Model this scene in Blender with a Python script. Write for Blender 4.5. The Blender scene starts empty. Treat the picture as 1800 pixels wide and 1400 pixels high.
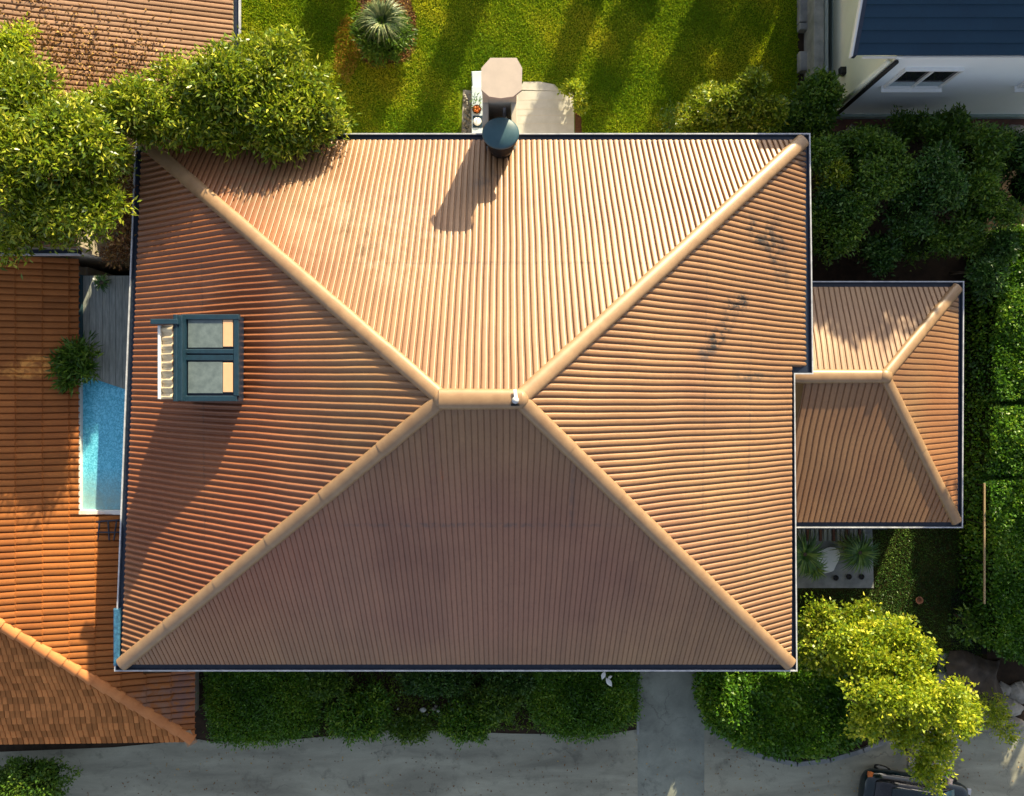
import bpy, math, random
import numpy as np
from mathutils import Vector, Matrix
R = math.radians
random.seed(7); RNG = np.random.default_rng(11)
C = bpy.context.scene.collection

# ------------------------------------------------------------------ camera
H = 35.5; F = 1500.0; NX, NY = 900.0, 700.0
cam = bpy.data.objects.new('camera', bpy.data.cameras.new('camera')); C.objects.link(cam)
cam.location = (0, 0, H); cam.rotation_euler = (0, 0, 0)
cam.data.sensor_width = 36; cam.data.lens = 36 * F / 1800.0
cam.data.clip_end = 600; cam.data.clip_start = .5
bpy.context.scene.camera = cam
# ------------------------------------------------------------------ light
EL, AZ = R(20.5), R(22)
S = Vector((math.sin(AZ) * math.cos(EL), math.cos(AZ) * math.cos(EL), math.sin(EL)))
wd = bpy.data.worlds.new('World'); bpy.context.scene.world = wd; wd.use_nodes = True
nt = wd.node_tree; bg = nt.nodes['Background']; sky = nt.nodes.new('ShaderNodeTexSky')
sky.sky_type = 'NISHITA'; sky.sun_disc = False; sky.sun_elevation = EL; sky.sun_rotation = AZ
sky.air_density = 1.0; sky.dust_density = 2.2; sky.ozone_density = 1.0
hs = nt.nodes.new('ShaderNodeHueSaturation'); hs.inputs['Saturation'].default_value = .62      # hazy pale sky
nt.links.new(sky.outputs[0], hs.inputs['Color']); nt.links.new(hs.outputs[0], bg.inputs[0]); bg.inputs[1].default_value = 0.105
sun = bpy.data.objects.new('sun', bpy.data.lights.new('sun', 'SUN')); C.objects.link(sun)
sun.data.energy = 5.0; sun.data.angle = R(0.53); sun.data.color = (1.0, .86, .54)
sun.rotation_euler = S.to_track_quat('Z', 'Y').to_euler(); sun.location = (30, 60, 40)
vs = bpy.context.scene.view_settings
vs.view_transform = 'Standard'; vs.look = 'None'; vs.gamma = 1; vs.use_curve_mapping = False; vs.exposure = 1.17

# ------------------------------------------------------------------ helpers
def W(px, py, z):                      # measure a pixel of the photo at a known height
    k = (H - z) / F
    return ((px - NX) * k, (NY - py) * k)
def WV(px, py, z): a = W(px, py, z); return Vector((a[0], a[1], z))

def thing(name, label, cat, loc=(0, 0, 0), group=None):
    o = bpy.data.objects.new(name, None); C.objects.link(o); o.location = loc
    o.empty_display_size = .3
    o['label'] = label; o['category'] = cat
    if group: o['group'] = group
    return o
def tag(o, label, cat=None, group=None, kind=None):
    if label: o['label'] = label
    if cat: o['category'] = cat
    if group: o['group'] = group
    if kind: o['kind'] = kind
    return o
def root_loc(p):
    v = Vector((0, 0, 0))
    while p is not None: v = v + p.location; p = p.parent
    return v
def link_mesh(name, me, mat, parent=None):
    o = bpy.data.objects.new(name, me); C.objects.link(o)
    if mat: me.materials.append(mat)
    if parent is not None:
        l = root_loc(parent); me.transform(Matrix.Translation(-l)); o.parent = parent
    return o
def mk(name, V, Fc, mat, parent=None, smooth=False, uv=None, col=None):
    me = bpy.data.meshes.new(name)
    me.from_pydata([tuple(map(float, v)) for v in V], [], [tuple(f) for f in Fc]); me.update()
    if smooth: me.polygons.foreach_set('use_smooth', [True] * len(me.polygons))
    if uv is not None:
        l = me.uv_layers.new(name='UVMap'); idx = np.zeros(len(me.loops), dtype=np.int32)
        me.loops.foreach_get('vertex_index', idx)
        l.data.foreach_set('uv', np.asarray(uv, dtype=np.float32)[idx].ravel())
    return link_mesh(name, me, mat, parent)
def mkquads(name, V, mat, parent=None, var=None):          # V: (n,4,3) array of loose quads
    n = V.shape[0]; me = bpy.data.meshes.new(name)
    me.vertices.add(n * 4); me.vertices.foreach_set('co', V.astype(np.float32).ravel())
    me.loops.add(n * 4); me.loops.foreach_set('vertex_index', np.arange(n * 4, dtype=np.int32))
    me.polygons.add(n); me.polygons.foreach_set('loop_start', np.arange(0, n * 4, 4, dtype=np.int32))
    me.polygons.foreach_set('loop_total', np.full(n, 4, dtype=np.int32))
    if var is not None:
        a = me.attributes.new('var', 'FLOAT', 'POINT'); a.data.foreach_set('value', np.repeat(var, 4).astype(np.float32))
    me.update(calc_edges=True); me.validate()
    return link_mesh(name, me, mat, parent)
class MB:
    def __init__(s): s.V = []; s.F = []
    def add(s, V, Fc):
        b = len(s.V); s.V += [tuple(v) for v in V]; s.F += [tuple(i + b for i in f) for f in Fc]; return s
    def box(s, x0, x1, y0, y1, z0, z1, rz=0, bev=0):
        cx, cy = (x0 + x1) / 2, (y0 + y1) / 2
        b = min(bev, (x1 - x0) / 3, (y1 - y0) / 3, (z1 - z0) / 3) if bev else 0
        P = []
        def ring(i, z):
            return [(x0 + i, y0 + i, z), (x1 - i, y0 + i, z), (x1 - i, y1 - i, z), (x0 + i, y1 - i, z)]
        rings = [ring(0, z0), ring(0, z1)] if not b else [ring(b, z0), ring(0, z0 + b), ring(0, z1 - b), ring(b, z1)]
        for r_ in rings: P += r_
        if rz:
            c, sn = math.cos(rz), math.sin(rz)
            P = [(cx + (p[0] - cx) * c - (p[1] - cy) * sn, cy + (p[0] - cx) * sn + (p[1] - cy) * c, p[2]) for p in P]
        Fc = [(3, 2, 1, 0)]; n = len(rings)
        for k in range(n - 1):
            for i in range(4): Fc.append((k * 4 + i, k * 4 + (i + 1) % 4, k * 4 + 4 + (i + 1) % 4, k * 4 + 4 + i))
        Fc.append(tuple((n - 1) * 4 + i for i in range(4)))
        return s.add(P, Fc)
    def prism(s, pts, z0, z1):
        n = len(pts); a = sum(pts[i][0] * pts[(i + 1) % n][1] - pts[(i + 1) % n][0] * pts[i][1] for i in range(n))
        if a < 0: pts = pts[::-1]
        V = [(x, y, z0) for x, y in pts] + [(x, y, z1) for x, y in pts]
        return s.add(V, [tuple(range(n))[::-1], tuple(range(n, 2 * n))] + [(i, (i + 1) % n, n + (i + 1) % n, n + i) for i in range(n)])
    def lathe(s, cx, cy, prof, n=24, sx=1, sy=1):
        V = []
        for r_, z in prof: V += [(cx + sx * r_ * math.cos(2 * math.pi * i / n), cy + sy * r_ * math.sin(2 * math.pi * i / n), z) for i in range(n)]
        Fc = [(k * n + i, k * n + (i + 1) % n, (k + 1) * n + (i + 1) % n, (k + 1) * n + i) for k in range(len(prof) - 1) for i in range(n)]
        Fc += [tuple(range(n))[::-1], tuple((len(prof) - 1) * n + i for i in range(n))]
        return s.add(V, Fc)
    def tube(s, pts, rad, n=8):
        pts = [Vector(p) for p in pts]; V = []; m = len(pts)
        rs = rad if isinstance(rad, (list, tuple)) else [rad] * m
        for k, p in enumerate(pts):
            d = (pts[min(k + 1, m - 1)] - pts[max(k - 1, 0)]).normalized()
            a = d.orthogonal().normalized() if k == 0 else (a - d * a.dot(d)).normalized()
            b = d.cross(a)
            V += [tuple(p + (a * math.cos(2 * math.pi * i / n) + b * math.sin(2 * math.pi * i / n)) * rs[k]) for i in range(n)]
        Fc = [(k * n + i, k * n + (i + 1) % n, (k + 1) * n + (i + 1) % n, (k + 1) * n + i) for k in range(m - 1) for i in range(n)]
        Fc += [tuple(range(n))[::-1], tuple((m - 1) * n + i for i in range(n))]
        return s.add(V, Fc)
    def build(s, name, mat, parent=None, smooth=False): return mk(name, s.V, s.F, mat, parent, smooth)

# ------------------------------------------------------------------ materials
def newmat(name):
    m = bpy.data.materials.new(name); m.use_nodes = True; t = m.node_tree
    return m, t, t.nodes['Principled BSDF']
def nd(t, typ, **kw):
    n = t.nodes.new(typ)
    for k, v in kw.items():
        if k.startswith('i_'):
            key = k[2:]; n.inputs[int(key) if key.isdigit() else key].default_value = v
        else: setattr(n, k, v)
    return n
def ramp(t, stops):
    n = t.nodes.new('ShaderNodeValToRGB'); e = n.color_ramp.elements
    while len(e) < len(stops): e.new(.5)
    for i, (p, c) in enumerate(stops): e[i].position = p; e[i].color = (*c, 1)
    return n
def mixc(t, fac, a, b, mode='MIX'):
    n = t.nodes.new('ShaderNodeMix'); n.data_type = 'RGBA'; n.blend_type = mode
    for s_, v in ((0, fac), (6, a), (7, b)):
        if isinstance(v, bpy.types.NodeSocket): t.links.new(v, n.inputs[s_])
        elif s_ == 0: n.inputs[0].default_value = v
        else: n.inputs[s_].default_value = (*v, 1)
    return n.outputs[2]
def mathn(t, op, a, b=None, c=None, clamp=False):
    n = t.nodes.new('ShaderNodeMath'); n.operation = op; n.use_clamp = clamp
    for i, v in enumerate((a, b, c)):
        if v is None: continue
        if isinstance(v, bpy.types.NodeSocket): t.links.new(v, n.inputs[i])
        else: n.inputs[i].default_value = v
    return n.outputs[0]
def pos(t): return t.nodes.new('ShaderNodeNewGeometry').outputs['Position']
def noise(t, scale, detail=5, rough=.6, vec=None, dist=0, stretch=None):
    n = nd(t, 'ShaderNodeTexNoise', i_Scale=scale, i_Detail=detail, i_Roughness=rough, i_Distortion=dist)
    v = vec or pos(t)
    if stretch:
        mp = t.nodes.new('ShaderNodeMapping'); mp.inputs['Scale'].default_value = stretch; t.links.new(v, mp.inputs[0]); v = mp.outputs[0]
    t.links.new(v, n.inputs['Vector']); return n.outputs['Fac']
def bump(t, b, h, strength=.3, dist=.02):
    n = nd(t, 'ShaderNodeBump', i_Strength=strength, i_Distance=dist); t.links.new(h, n.inputs['Height']); t.links.new(n.outputs[0], b.inputs['Normal'])
def simple(name, c1, c2=None, scale=3, rough=.7, bs=.2, bscale=25, spec=.3, metal=0, stretch=None, lo=.35, hi=.65):
    m, t, b = newmat(name); c2 = c2 or tuple(x * .75 for x in c1)
    r_ = ramp(t, [(lo, c1), (hi, c2)]); t.links.new(noise(t, scale, 6, .65, stretch=stretch), r_.inputs[0])
    t.links.new(r_.outputs[0], b.inputs['Base Color'])
    b.inputs['Roughness'].default_value = rough; b.inputs['Specular IOR Level'].default_value = spec; b.inputs['Metallic'].default_value = metal
    if bs: bump(t, b, noise(t, bscale, 4), bs, .01)
    return m
def near(t, x, y, rx, ry, rot=0):          # soft oval mark lying at one place of a surface (stain)
    mp = t.nodes.new('ShaderNodeMapping'); mp.vector_type = 'TEXTURE'
    mp.inputs['Location'].default_value = (x, y, 0); mp.inputs['Rotation'].default_value = (0, 0, rot); mp.inputs['Scale'].default_value = (rx, ry, 1e4)
    t.links.new(pos(t), mp.inputs[0])
    l = nd(t, 'ShaderNodeVectorMath', operation='LENGTH'); t.links.new(mp.outputs[0], l.inputs[0])
    return mathn(t, 'SUBTRACT', 1.0, l.outputs['Value'], clamp=True)

def roofmat(name, base, alt, dirt, stains=(), rough=.5, tilevar=.35, spec=.35, tint=()):
    m, t, b = newmat(name)
    big = noise(t, .35, 6, .6); r_ = ramp(t, [(.35, base), (.68, alt)]); t.links.new(big, r_.inputs[0]); col = r_.outputs[0]
    uvn = t.nodes.new('ShaderNodeUVMap'); fl = nd(t, 'ShaderNodeVectorMath', operation='FLOOR'); t.links.new(uvn.outputs[0], fl.inputs[0])
    wn = t.nodes.new('ShaderNodeTexWhiteNoise'); wn.noise_dimensions = '2D'; t.links.new(fl.outputs[0], wn.inputs['Vector'])
    k = mathn(t, 'MULTIPLY_ADD', wn.outputs['Value'], tilevar, 1 - tilevar / 2)
    vm = nd(t, 'ShaderNodeVectorMath', operation='SCALE'); t.links.new(col, vm.inputs[0]); t.links.new(k, vm.inputs['Scale']); col = vm.outputs[0]
    fine = noise(t, 9, 8, .75); f2 = ramp(t, [(.5, (0, 0, 0)), (.75, (1, 1, 1))]); t.links.new(fine, f2.inputs[0])
    col = mixc(t, mathn(t, 'MULTIPLY', f2.outputs[0], .5), col, dirt)
    for (x, y, rx, ry, c, k_) in tint:       # broad tints multiplied into the colour, also for slopes turned from the sun
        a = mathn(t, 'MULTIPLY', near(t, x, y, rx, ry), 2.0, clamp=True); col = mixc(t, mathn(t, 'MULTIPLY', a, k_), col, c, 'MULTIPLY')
    for (x, y, rx, ry, ro, c, st, sc) in stains:
        nn = noise(t, sc, 6, .7, dist=.6)
        a = mathn(t, 'MULTIPLY', near(t, x, y, rx, ry, ro), 2.2, clamp=True)
        a = mathn(t, 'MULTIPLY', a, mathn(t, 'MULTIPLY', mathn(t, 'SUBTRACT', nn, .42, clamp=True), 6.0, clamp=True))
        col = mixc(t, mathn(t, 'MULTIPLY', a, st), col, c)
    t.links.new(col, b.inputs['Base Color']); b.inputs['Roughness'].default_value = rough; b.inputs['Specular IOR Level'].default_value = spec
    bump(t, b, noise(t, 30, 5), .12, .008); return m

def leafmat(name, dark, mid, light, rough=.45, trans=.35, tcol=None, spec=.45):
    m, t, b = newmat(name); at = nd(t, 'ShaderNodeAttribute', attribute_name='var')
    r_ = ramp(t, [(0, dark), (.5, mid), (1, light)]); t.links.new(at.outputs['Fac'], r_.inputs[0])
    t.links.new(r_.outputs[0], b.inputs['Base Color']); b.inputs['Roughness'].default_value = rough; b.inputs['Specular IOR Level'].default_value = spec
    tr = t.nodes.new('ShaderNodeBsdfTranslucent'); c = mixc(t, .6, r_.outputs[0], tcol or light); t.links.new(c, tr.inputs['Color'])
    ms = t.nodes.new('ShaderNodeMixShader'); ms.inputs[0].default_value = trans
    t.links.new(b.outputs[0], ms.inputs[1]); t.links.new(tr.outputs[0], ms.inputs[2])
    t.links.new(ms.outputs[0], t.nodes['Material Output'].inputs['Surface']); return m

M = {}
sx = lambda px, py, z=7: W(px, py, z)
st = []
for (px, py, rx, ry, ro, c, k, sc) in [
    (612, 385, .32, 1.2, -.15, (.15, .075, .03), .95, 4), (645, 430, .22, 1.0, -.2, (.14, .07, .03), .9, 4.0), (660, 440, .5, .18, .5, (.16, .09, .04), .8, 5), (560, 380, 1.6, 1.9, 0, (.40, .29, .19), .35, 1.3),
    (470, 330, 2.6, 1.2, -.5, (.22, .15, .08), .5, 3), (1350, 405, 1.0, .5, -.7, (.03, .025, .022), .98, 2.4), (1385, 430, .5, 1.6, .2, (.045, .035, .03), .85, 2.4),
    (1300, 535, .7, .45, .6, (.03, .025, .022), .985, 3), (1265, 590, 1.0, .35, .9, (.03, .025, .022), .98, 3.5), (1240, 620, .5, .3, .6, (.06, .05, .05), .8, 3), (1330, 662, 1.1, .18, 0, (.07, .06, .05), .7, 3),
    (860, 310, .8, .6, 0, (.10, .065, .05), .6, 2), (300, 520, 2.2, 1.2, .2, (.34, .14, .07), .5, 2), (880, 470, 6.5, .07, 0, (.12, .06, .03), .8, 7), (352, 700, .05, 7.5, .02, (.10, .05, .035), .6, 7), (1236, 700, .05, 7.0, -.02, (.12, .07, .045), .55, 7), (1325, 800, .05, 6.5, -.02, (.12, .07, .045), .55, 7), (620, 820, .10, .35, 0, (.30, .10, .04), .9, 8), (785, 822, .08, .3, 0, (.34, .12, .05), .9, 8), (840, 915, 6.0, .10, 0, (.12, .07, .06), .7, 5),
    (770, 800, .15, 2.0, 0, (.2, .08, .05), .5, 4), (1000, 860, .12, 1.4, 0, (.1, .06, .05), .5, 4), (700, 420, 2.4, 2.4, 0, (.42, .32, .22), .25, 1.8)]:
    x, y = sx(px, py); st.append((x, y, rx, ry, ro, c, k, sc))
M['roof'] = roofmat('roof_brown', (.305, .165, .078), (.230, .113, .055), (.13, .060, .030), st, .40, .12, .55, [(*W(330, 700, 7), 6.0, 11.5, (.98, .66, .60), .95), (*W(1680, 760, 4), 1.6, 4.5, (1.0, .78, .70), .7), (*W(800, 1000, 7), 10, 4.5, (.93, .76, .96), .95)])  # west and south tints put shade-side tone into the colour; annex edge is reddish
M['cap'] = simple('ridge_paint', (.33, .205, .112), (.27, .16, .086), 2.5, .42, .1, 20, spec=.6)
M['terra'] = roofmat('terracotta', (.37, .130, .034), (.28, .092, .026), (.15, .07, .035), [
    (*W(60, 645, 4.4), 1.3, .5, .3, (.75, .33, .08), .9, 2), (*W(280, 1240, 2.7), 2.0, 1.2, .5, (.24, .14, .10), .7, 3), (*W(330, 1210, 2.7), .8, 1.6, 0, (.20, .10, .08), .8, 3)], .75, .3, .2)
M['terra_old'] = roofmat('terracotta_weathered', (.46, .18, .06), (.33, .125, .042), (.13, .10, .045), [], .85, .7, .1)
M['tan'] = roofmat('tan_tile', (.34, .20, .125), (.26, .145, .085), (.14, .07, .035), [(*W(150, 110, 6), 2.2, 1.4, -.2, (.20, .09, .04), .7, 2.5)], .7, .3, .2)
M['slate'] = roofmat('blue_slate', (.007, .030, .062), (.010, .040, .075), (.008, .022, .045), [], .55, .12, .3)
M['white'] = simple('white_render', (.90, .94, .97), (.87, .91, .94), .8, .8, .1, 12)
M['cream'] = simple('cream_render', (.85, .83, .66), (.80, .78, .61), .8, .8, .1, 12)
M['pale'] = simple('pale_render', (.55, .48, .38), (.47, .41, .33), 1.5, .85, .2, 15)
M['brickw'] = simple('brick_plinth', (.16, .075, .05), (.10, .05, .04), 4, .9, .4, 20)
M['navy'] = simple('navy_metal', (.010, .018, .040), (.02, .03, .055), 6, .4, 0, spec=.5)
M['bluem'] = simple('blue_metal', (.009, .036, .062), (.007, .026, .045), 5, .45, .1, 20, spec=.5)
M['rim'] = simple('pale_metal', (.55, .56, .60), (.35, .36, .40), 4, .4, 0, spec=.5)
M['black'] = simple('black_iron', (.008, .008, .009), (.014, .014, .014), 8, .5, 0)
M['glass'] = simple('dark_glass', (.012, .012, .016), (.02, .02, .025), 2, .08, 0, spec=.6)
M['soil'] = simple('soil', (.045, .027, .016), (.022, .014, .009), 3, .95, .6, 14)
M['mulch'] = simple('mulch', (.13, .055, .025), (.06, .028, .015), 9, .95, .9, 22)
M['bark'] = simple('bark', (.13, .10, .075), (.06, .045, .035), 7, .9, .8, 22, stretch=(1, 1, .2))
M['stone'] = simple('stone', (.36, .33, .29), (.20, .18, .155), 3, .9, .5, 14)
M['concrete'] = simple('concrete', (.27, .28, .28), (.16, .17, .175), 1.6, .9, .3, 18)
M['wood_grey'] = simple('weathered_wood', (.34, .36, .34), (.20, .22, .21), 2.5, .8, .4, 20, stretch=(6, .6, 1))
M['teal'] = simple('teal_metal', (.045, .105, .135), (.035, .085, .11), 3, .45, .1, 20, spec=.4)
M['beigecap'] = simple('beige_concrete', (.50, .41, .35), (.45, .37, .32), 2.5, .8, .15, 40)
M['orangelamp'] = simple('amber_plastic', (.55, .16, .03), (.5, .12, .02), 5, .3, 0)
M['leafy_brown'] = leafmat('dry_leaf', (.10, .045, .02), (.25, .11, .04), (.5, .32, .08), .7, .15)

def pathmat(name, a, b_, crack=.5, sc=1.2, stretch=None):
    m, t, b = newmat(name); n1 = noise(t, sc, 7, .65, dist=.4, stretch=stretch); r_ = ramp(t, [(.3, a), (.7, b_)]); t.links.new(n1, r_.inputs[0])
    n2 = noise(t, 60, 3, .8); col = mixc(t, .35, r_.outputs[0], n2, 'OVERLAY')
    v_ = nd(t, 'ShaderNodeTexVoronoi', i_Scale=.42, feature='DISTANCE_TO_EDGE'); nz = nd(t, 'ShaderNodeTexNoise', i_Scale=1.6, i_Detail=6); t.links.new(pos(t), nz.inputs['Vector'])
    va = nd(t, 'ShaderNodeVectorMath', operation='MULTIPLY_ADD'); t.links.new(nz.outputs['Color'], va.inputs[0]); va.inputs[1].default_value = (1.6, 1.6, 0); t.links.new(pos(t), va.inputs[2]); t.links.new(va.outputs[0], v_.inputs['Vector'])
    ck = mathn(t, 'MULTIPLY', mathn(t, 'SUBTRACT', 1.0, mathn(t, 'MULTIPLY', v_.outputs['Distance'], 55), clamp=True), mathn(t, 'MULTIPLY', mathn(t, 'SUBTRACT', noise(t, .5, 3), .45, clamp=True), 5, clamp=True))
    col = mixc(t, mathn(t, 'MULTIPLY', ck, crack), col, (.035, .033, .028))
    col = mixc(t, mathn(t, 'MULTIPLY', mathn(t, 'SUBTRACT', noise(t, 1.1, 6, .7), .56, clamp=True), 4, clamp=True), col, tuple(x * .45 for x in b_))
    t.links.new(col, b.inputs['Base Color']); b.inputs['Roughness'].default_value = .9; bump(t, b, n2, .35, .01); return m
M['asphalt'] = pathmat('asphalt', (.36, .355, .28), (.17, .165, .13), sc=.6, stretch=(.4, 1.5, 1))
M['drive'] = pathmat('driveway', (.28, .30, .255), (.15, .16, .14), sc=.8)
M['patio'] = simple('patio_slab', (.52, .50, .46), (.43, .41, .37), 1.6, .85, .2, 25)
m, t, b = newmat('lawn_base')
n1 = noise(t, .45, 5, .6); r_ = ramp(t, [(.35, (.11, .22, .012)), (.65, (.24, .28, .02))]); t.links.new(n1, r_.inputs[0])
n2 = noise(t, 8, 6, .8); c = mixc(t, n2, r_.outputs[0], (.06, .09, .008)); t.links.new(c, b.inputs['Base Color']); b.inputs['Roughness'].default_value = 1; b.inputs['Specular IOR Level'].default_value = .05
bump(t, b, n2, .8, .05); M['lawn'] = m
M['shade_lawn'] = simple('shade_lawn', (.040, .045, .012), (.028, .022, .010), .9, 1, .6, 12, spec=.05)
# pool
m, t, b = newmat('pool_water')
vo = nd(t, 'ShaderNodeTexVoronoi', i_Scale=7); vo.feature = 'DISTANCE_TO_EDGE'
mp = t.nodes.new('ShaderNodeMapping'); t.links.new(pos(t), mp.inputs[0]); mp.inputs['Scale'].default_value = (1, .8, 1); nv = nd(t, 'ShaderNodeTexNoise', i_Scale=5.0, i_Detail=3); t.links.new(mp.outputs[0], nv.inputs['Vector'])
va = nd(t, 'ShaderNodeVectorMath', operation='MULTIPLY_ADD'); t.links.new(nv.outputs['Color'], va.inputs[0]); va.inputs[1].default_value = (.55, .55, .55); t.links.new(mp.outputs[0], va.inputs[2]); t.links.new(va.outputs[0], vo.inputs['Vector'])
n3 = noise(t, 2.5, 4, .6, dist=1.5)
r_ = ramp(t, [(.0, (.04, .30, .48)), (.05, (.12, .55, .80)), (.22, (.20, .70, .95))]); t.links.new(vo.outputs['Distance'], r_.inputs[0])
sp = t.nodes.new('ShaderNodeSeparateXYZ'); t.links.new(pos(t), sp.inputs[0])
g = mathn(t, 'MULTIPLY_ADD', sp.outputs[1], -.9, -2.35, clamp=True)      # pale tiled steps under the south end
g = mathn(t, 'MULTIPLY', g, mathn(t, 'MULTIPLY_ADD', n3, .8, .3), clamp=True)
c = mixc(t, g, r_.outputs[0], (.30, .44, .42)); t.links.new(c, b.inputs['Base Color'])
b.inputs['Roughness'].default_value = .12; b.inputs['Specular IOR Level'].default_value = .5; bump(t, b, n3, .25, .05); M['water'] = m

LM = {
 'bright': leafmat('leaf_bright', (.035, .09, .006), (.20, .29, .013), (.66, .62, .07), .34, .30, (.38, .44, .02)),
 'green': leafmat('leaf_green', (.03, .09, .010), (.09, .19, .018), (.26, .36, .04), .42, .3, (.14, .25, .02)),
 'deep': leafmat('leaf_deep', (.014, .055, .010), (.05, .135, .022), (.18, .29, .05), .42, .25, (.06, .16, .02)),
 'yellow': leafmat('leaf_yellow', (.06, .15, .010), (.30, .40, .016), (.85, .76, .07), .5, .42, (.60, .66, .03)),
 'hedge': leafmat('leaf_hedge', (.02, .08, .006), (.085, .22, .014), (.30, .42, .03), .42, .25, (.14, .28, .02)),
 'spiky': leafmat('leaf_spiky', (.03, .065, .025), (.09, .14, .05), (.36, .38, .17), .45, .25, (.2, .25, .05)),
 'grass': leafmat('grass_blade', (.08, .24, .006), (.26, .42, .012), (.66, .62, .04), .6, .35, (.45, .5, .02), .2),
 'dry': leafmat('dry_grass', (.26, .14, .02), (.50, .32, .05), (.7, .52, .13), .8, .2, (.4, .2, .03), .1),
}

# ------------------------------------------------------------------ foliage
def leaves(cent, outw, L, Wd, spread=.9, up=.3):
    """n leaves: diamond blades, cent (n,3), outw (n,3) preferred direction"""
    n = len(cent); d = outw + RNG.normal(0, spread, (n, 3)); d /= np.linalg.norm(d, axis=1)[:, None] + 1e-9
    nn = RNG.normal(0, .8, (n, 3)); nn[:, 2] += up; s_ = np.cross(d, nn); s_ /= np.linalg.norm(s_, axis=1)[:, None] + 1e-9
    nrm = np.cross(s_, d)
    l = L * RNG.uniform(.6, 1.3, n)[:, None]; w = Wd * RNG.uniform(.7, 1.25, n)[:, None]
    a = cent; c = cent + d * l - nrm * l * .12; m_ = cent + d * l * .45
    return np.stack([a, m_ + s_ * w / 2 + nrm * w * .2, c, m_ - s_ * w / 2 + nrm * w * .2], axis=1)
def lobe_leaves(lobes, n, L, Wd, clump=.3, per=9, shell=.55, low=-.35, spread=.9, jag=.16):
    vol = np.array([(l[3] * l[4] + l[3] * l[5] + l[4] * l[5]) for l in lobes]); vol /= vol.sum()
    nc = max(3, n // per); which = RNG.choice(len(lobes), nc, p=vol); Lb = np.array([l[:6] for l in lobes])[which]
    d = RNG.normal(0, 1, (nc, 3)); d /= np.linalg.norm(d, axis=1)[:, None]
    d[:, 2] = np.where(d[:, 2] < low, -d[:, 2], d[:, 2])
    ph = np.arctan2(d[:, 1], d[:, 0]) * 3 + which * 1.7
    bumpy = 1 + jag * np.sin(ph) * np.cos(d[:, 2] * 5 + which) + jag * .8 * np.sin(ph * 2.3 + 1.1)
    rr = (shell + (1 - shell) * RNG.random(nc) ** .6) * bumpy
    rr *= np.where(RNG.random(nc) < .06, 1.12, 1)
    cc = Lb[:, :3] + d * Lb[:, 3:6] * rr[:, None]
    k = np.repeat(np.arange(nc), per); c = cc[k] + RNG.normal(0, clump * .42, (nc * per, 3)) * np.array([1, 1, .7])
    o = (c - Lb[k, :3]) / Lb[k, 3:6]; o /= np.linalg.norm(o, axis=1)[:, None] + 1e-9
    cv = RNG.random(nc)[k]; var = np.clip(.06 + .72 * cv + RNG.normal(0, .17, len(k)), 0, 1)
    c[:, 2] = np.maximum(c[:, 2], .05)
    return leaves(c, o * .8, L, Wd, spread), var
def pxl(lobes):           # (px,py,z, rx_px, ry_px, rz) -> world lobes
    out = []
    for (px, py, z, a, b_, rz) in lobes:
        k = (H - z) / F; x, y = W(px, py, z); out.append((x, y, z, a * k, b_ * k, rz))
    return out
def core_mesh(name, lobes, sc, mat, parent):
    b = MB()
    for (x, y, z, a, c, rz) in lobes:
        V = []; n, mm = 16, 8
        for j in range(mm + 1):
            th = math.pi * j / mm
            for i in range(n):
                ph = 2 * math.pi * i / n; w = sc * (1 + .12 * math.sin(3 * ph + j) + .08 * math.sin(5 * ph + 2 * j + x))
                V.append((x + a * w * math.sin(th) * math.cos(ph), y + c * w * math.sin(th) * math.sin(ph), max(.02, z + rz * w * math.cos(th))))
        b.add(V, [(j * n + i, j * n + (i + 1) % n, (j + 1) * n + (i + 1) % n, (j + 1) * n + i) for j in range(mm) for i in range(n)])
    return b.build(name, mat, parent, True)
M['twigs'] = simple('shaded_twigs', (.018, .028, .008), (.008, .012, .004), 5, 1, .8, 10, spec=0)
def trunk(name, base, lobes, r0, parent, z0=0):
    b = MB(); lo = min(l[2] for l in lobes); bx, by = base
    cx = sum(l[0] for l in lobes) / len(lobes); cy = sum(l[1] for l in lobes) / len(lobes)
    fork = Vector(((bx * 2 + cx) / 3, (by * 2 + cy) / 3, max(.4, lo * .45)))
    b.tube([(bx, by, z0), (bx + .05, by - .04, fork.z * .5), fork], [r0, r0 * .82, r0 * .66], 10)
    for l in lobes:
        e = Vector((l[0], l[1], l[2] + l[5] * .4)); m1 = fork.lerp(e, .45) + Vector((random.uniform(-.2, .2), random.uniform(-.2, .2), .25))
        b.tube([fork, m1, e], [r0 * .55, r0 * .36, r0 * .1], 7)
        for q in range(4):
            an = q * 1.57 + l[0]; t2 = Vector((l[0] + l[3] * .75 * math.cos(an), l[1] + l[4] * .75 * math.sin(an), l[2] + l[5] * .3))
            b.tube([m1.lerp(e, .3), m1.lerp(t2, .5) + Vector((0, 0, .15)), t2], [r0 * .28, r0 * .16, r0 * .05], 5)
    return b.build(name, M['bark'], parent, True)
def sublobes(lb):
    out = []
    for (x, y, z, a, b_, c) in lb:
        out.append((x, y, z - c * .2, a * .62, b_ * .62, c * .7)); m_ = max(4, int(a * b_ * 3.6))
        for k in range(m_):
            an = random.uniform(0, 6.283); rr = math.sqrt(random.random()) * .86; h = math.sqrt(max(0, 1 - rr * rr)); s_ = random.uniform(.26, .46)
            out.append((x + a * rr * math.cos(an), y + b_ * rr * math.sin(an), z + c * h * random.uniform(.55, 1.0), max(.28, a * s_), max(.28, b_ * s_), max(.22, c * s_ * .8)))
    return out
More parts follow.
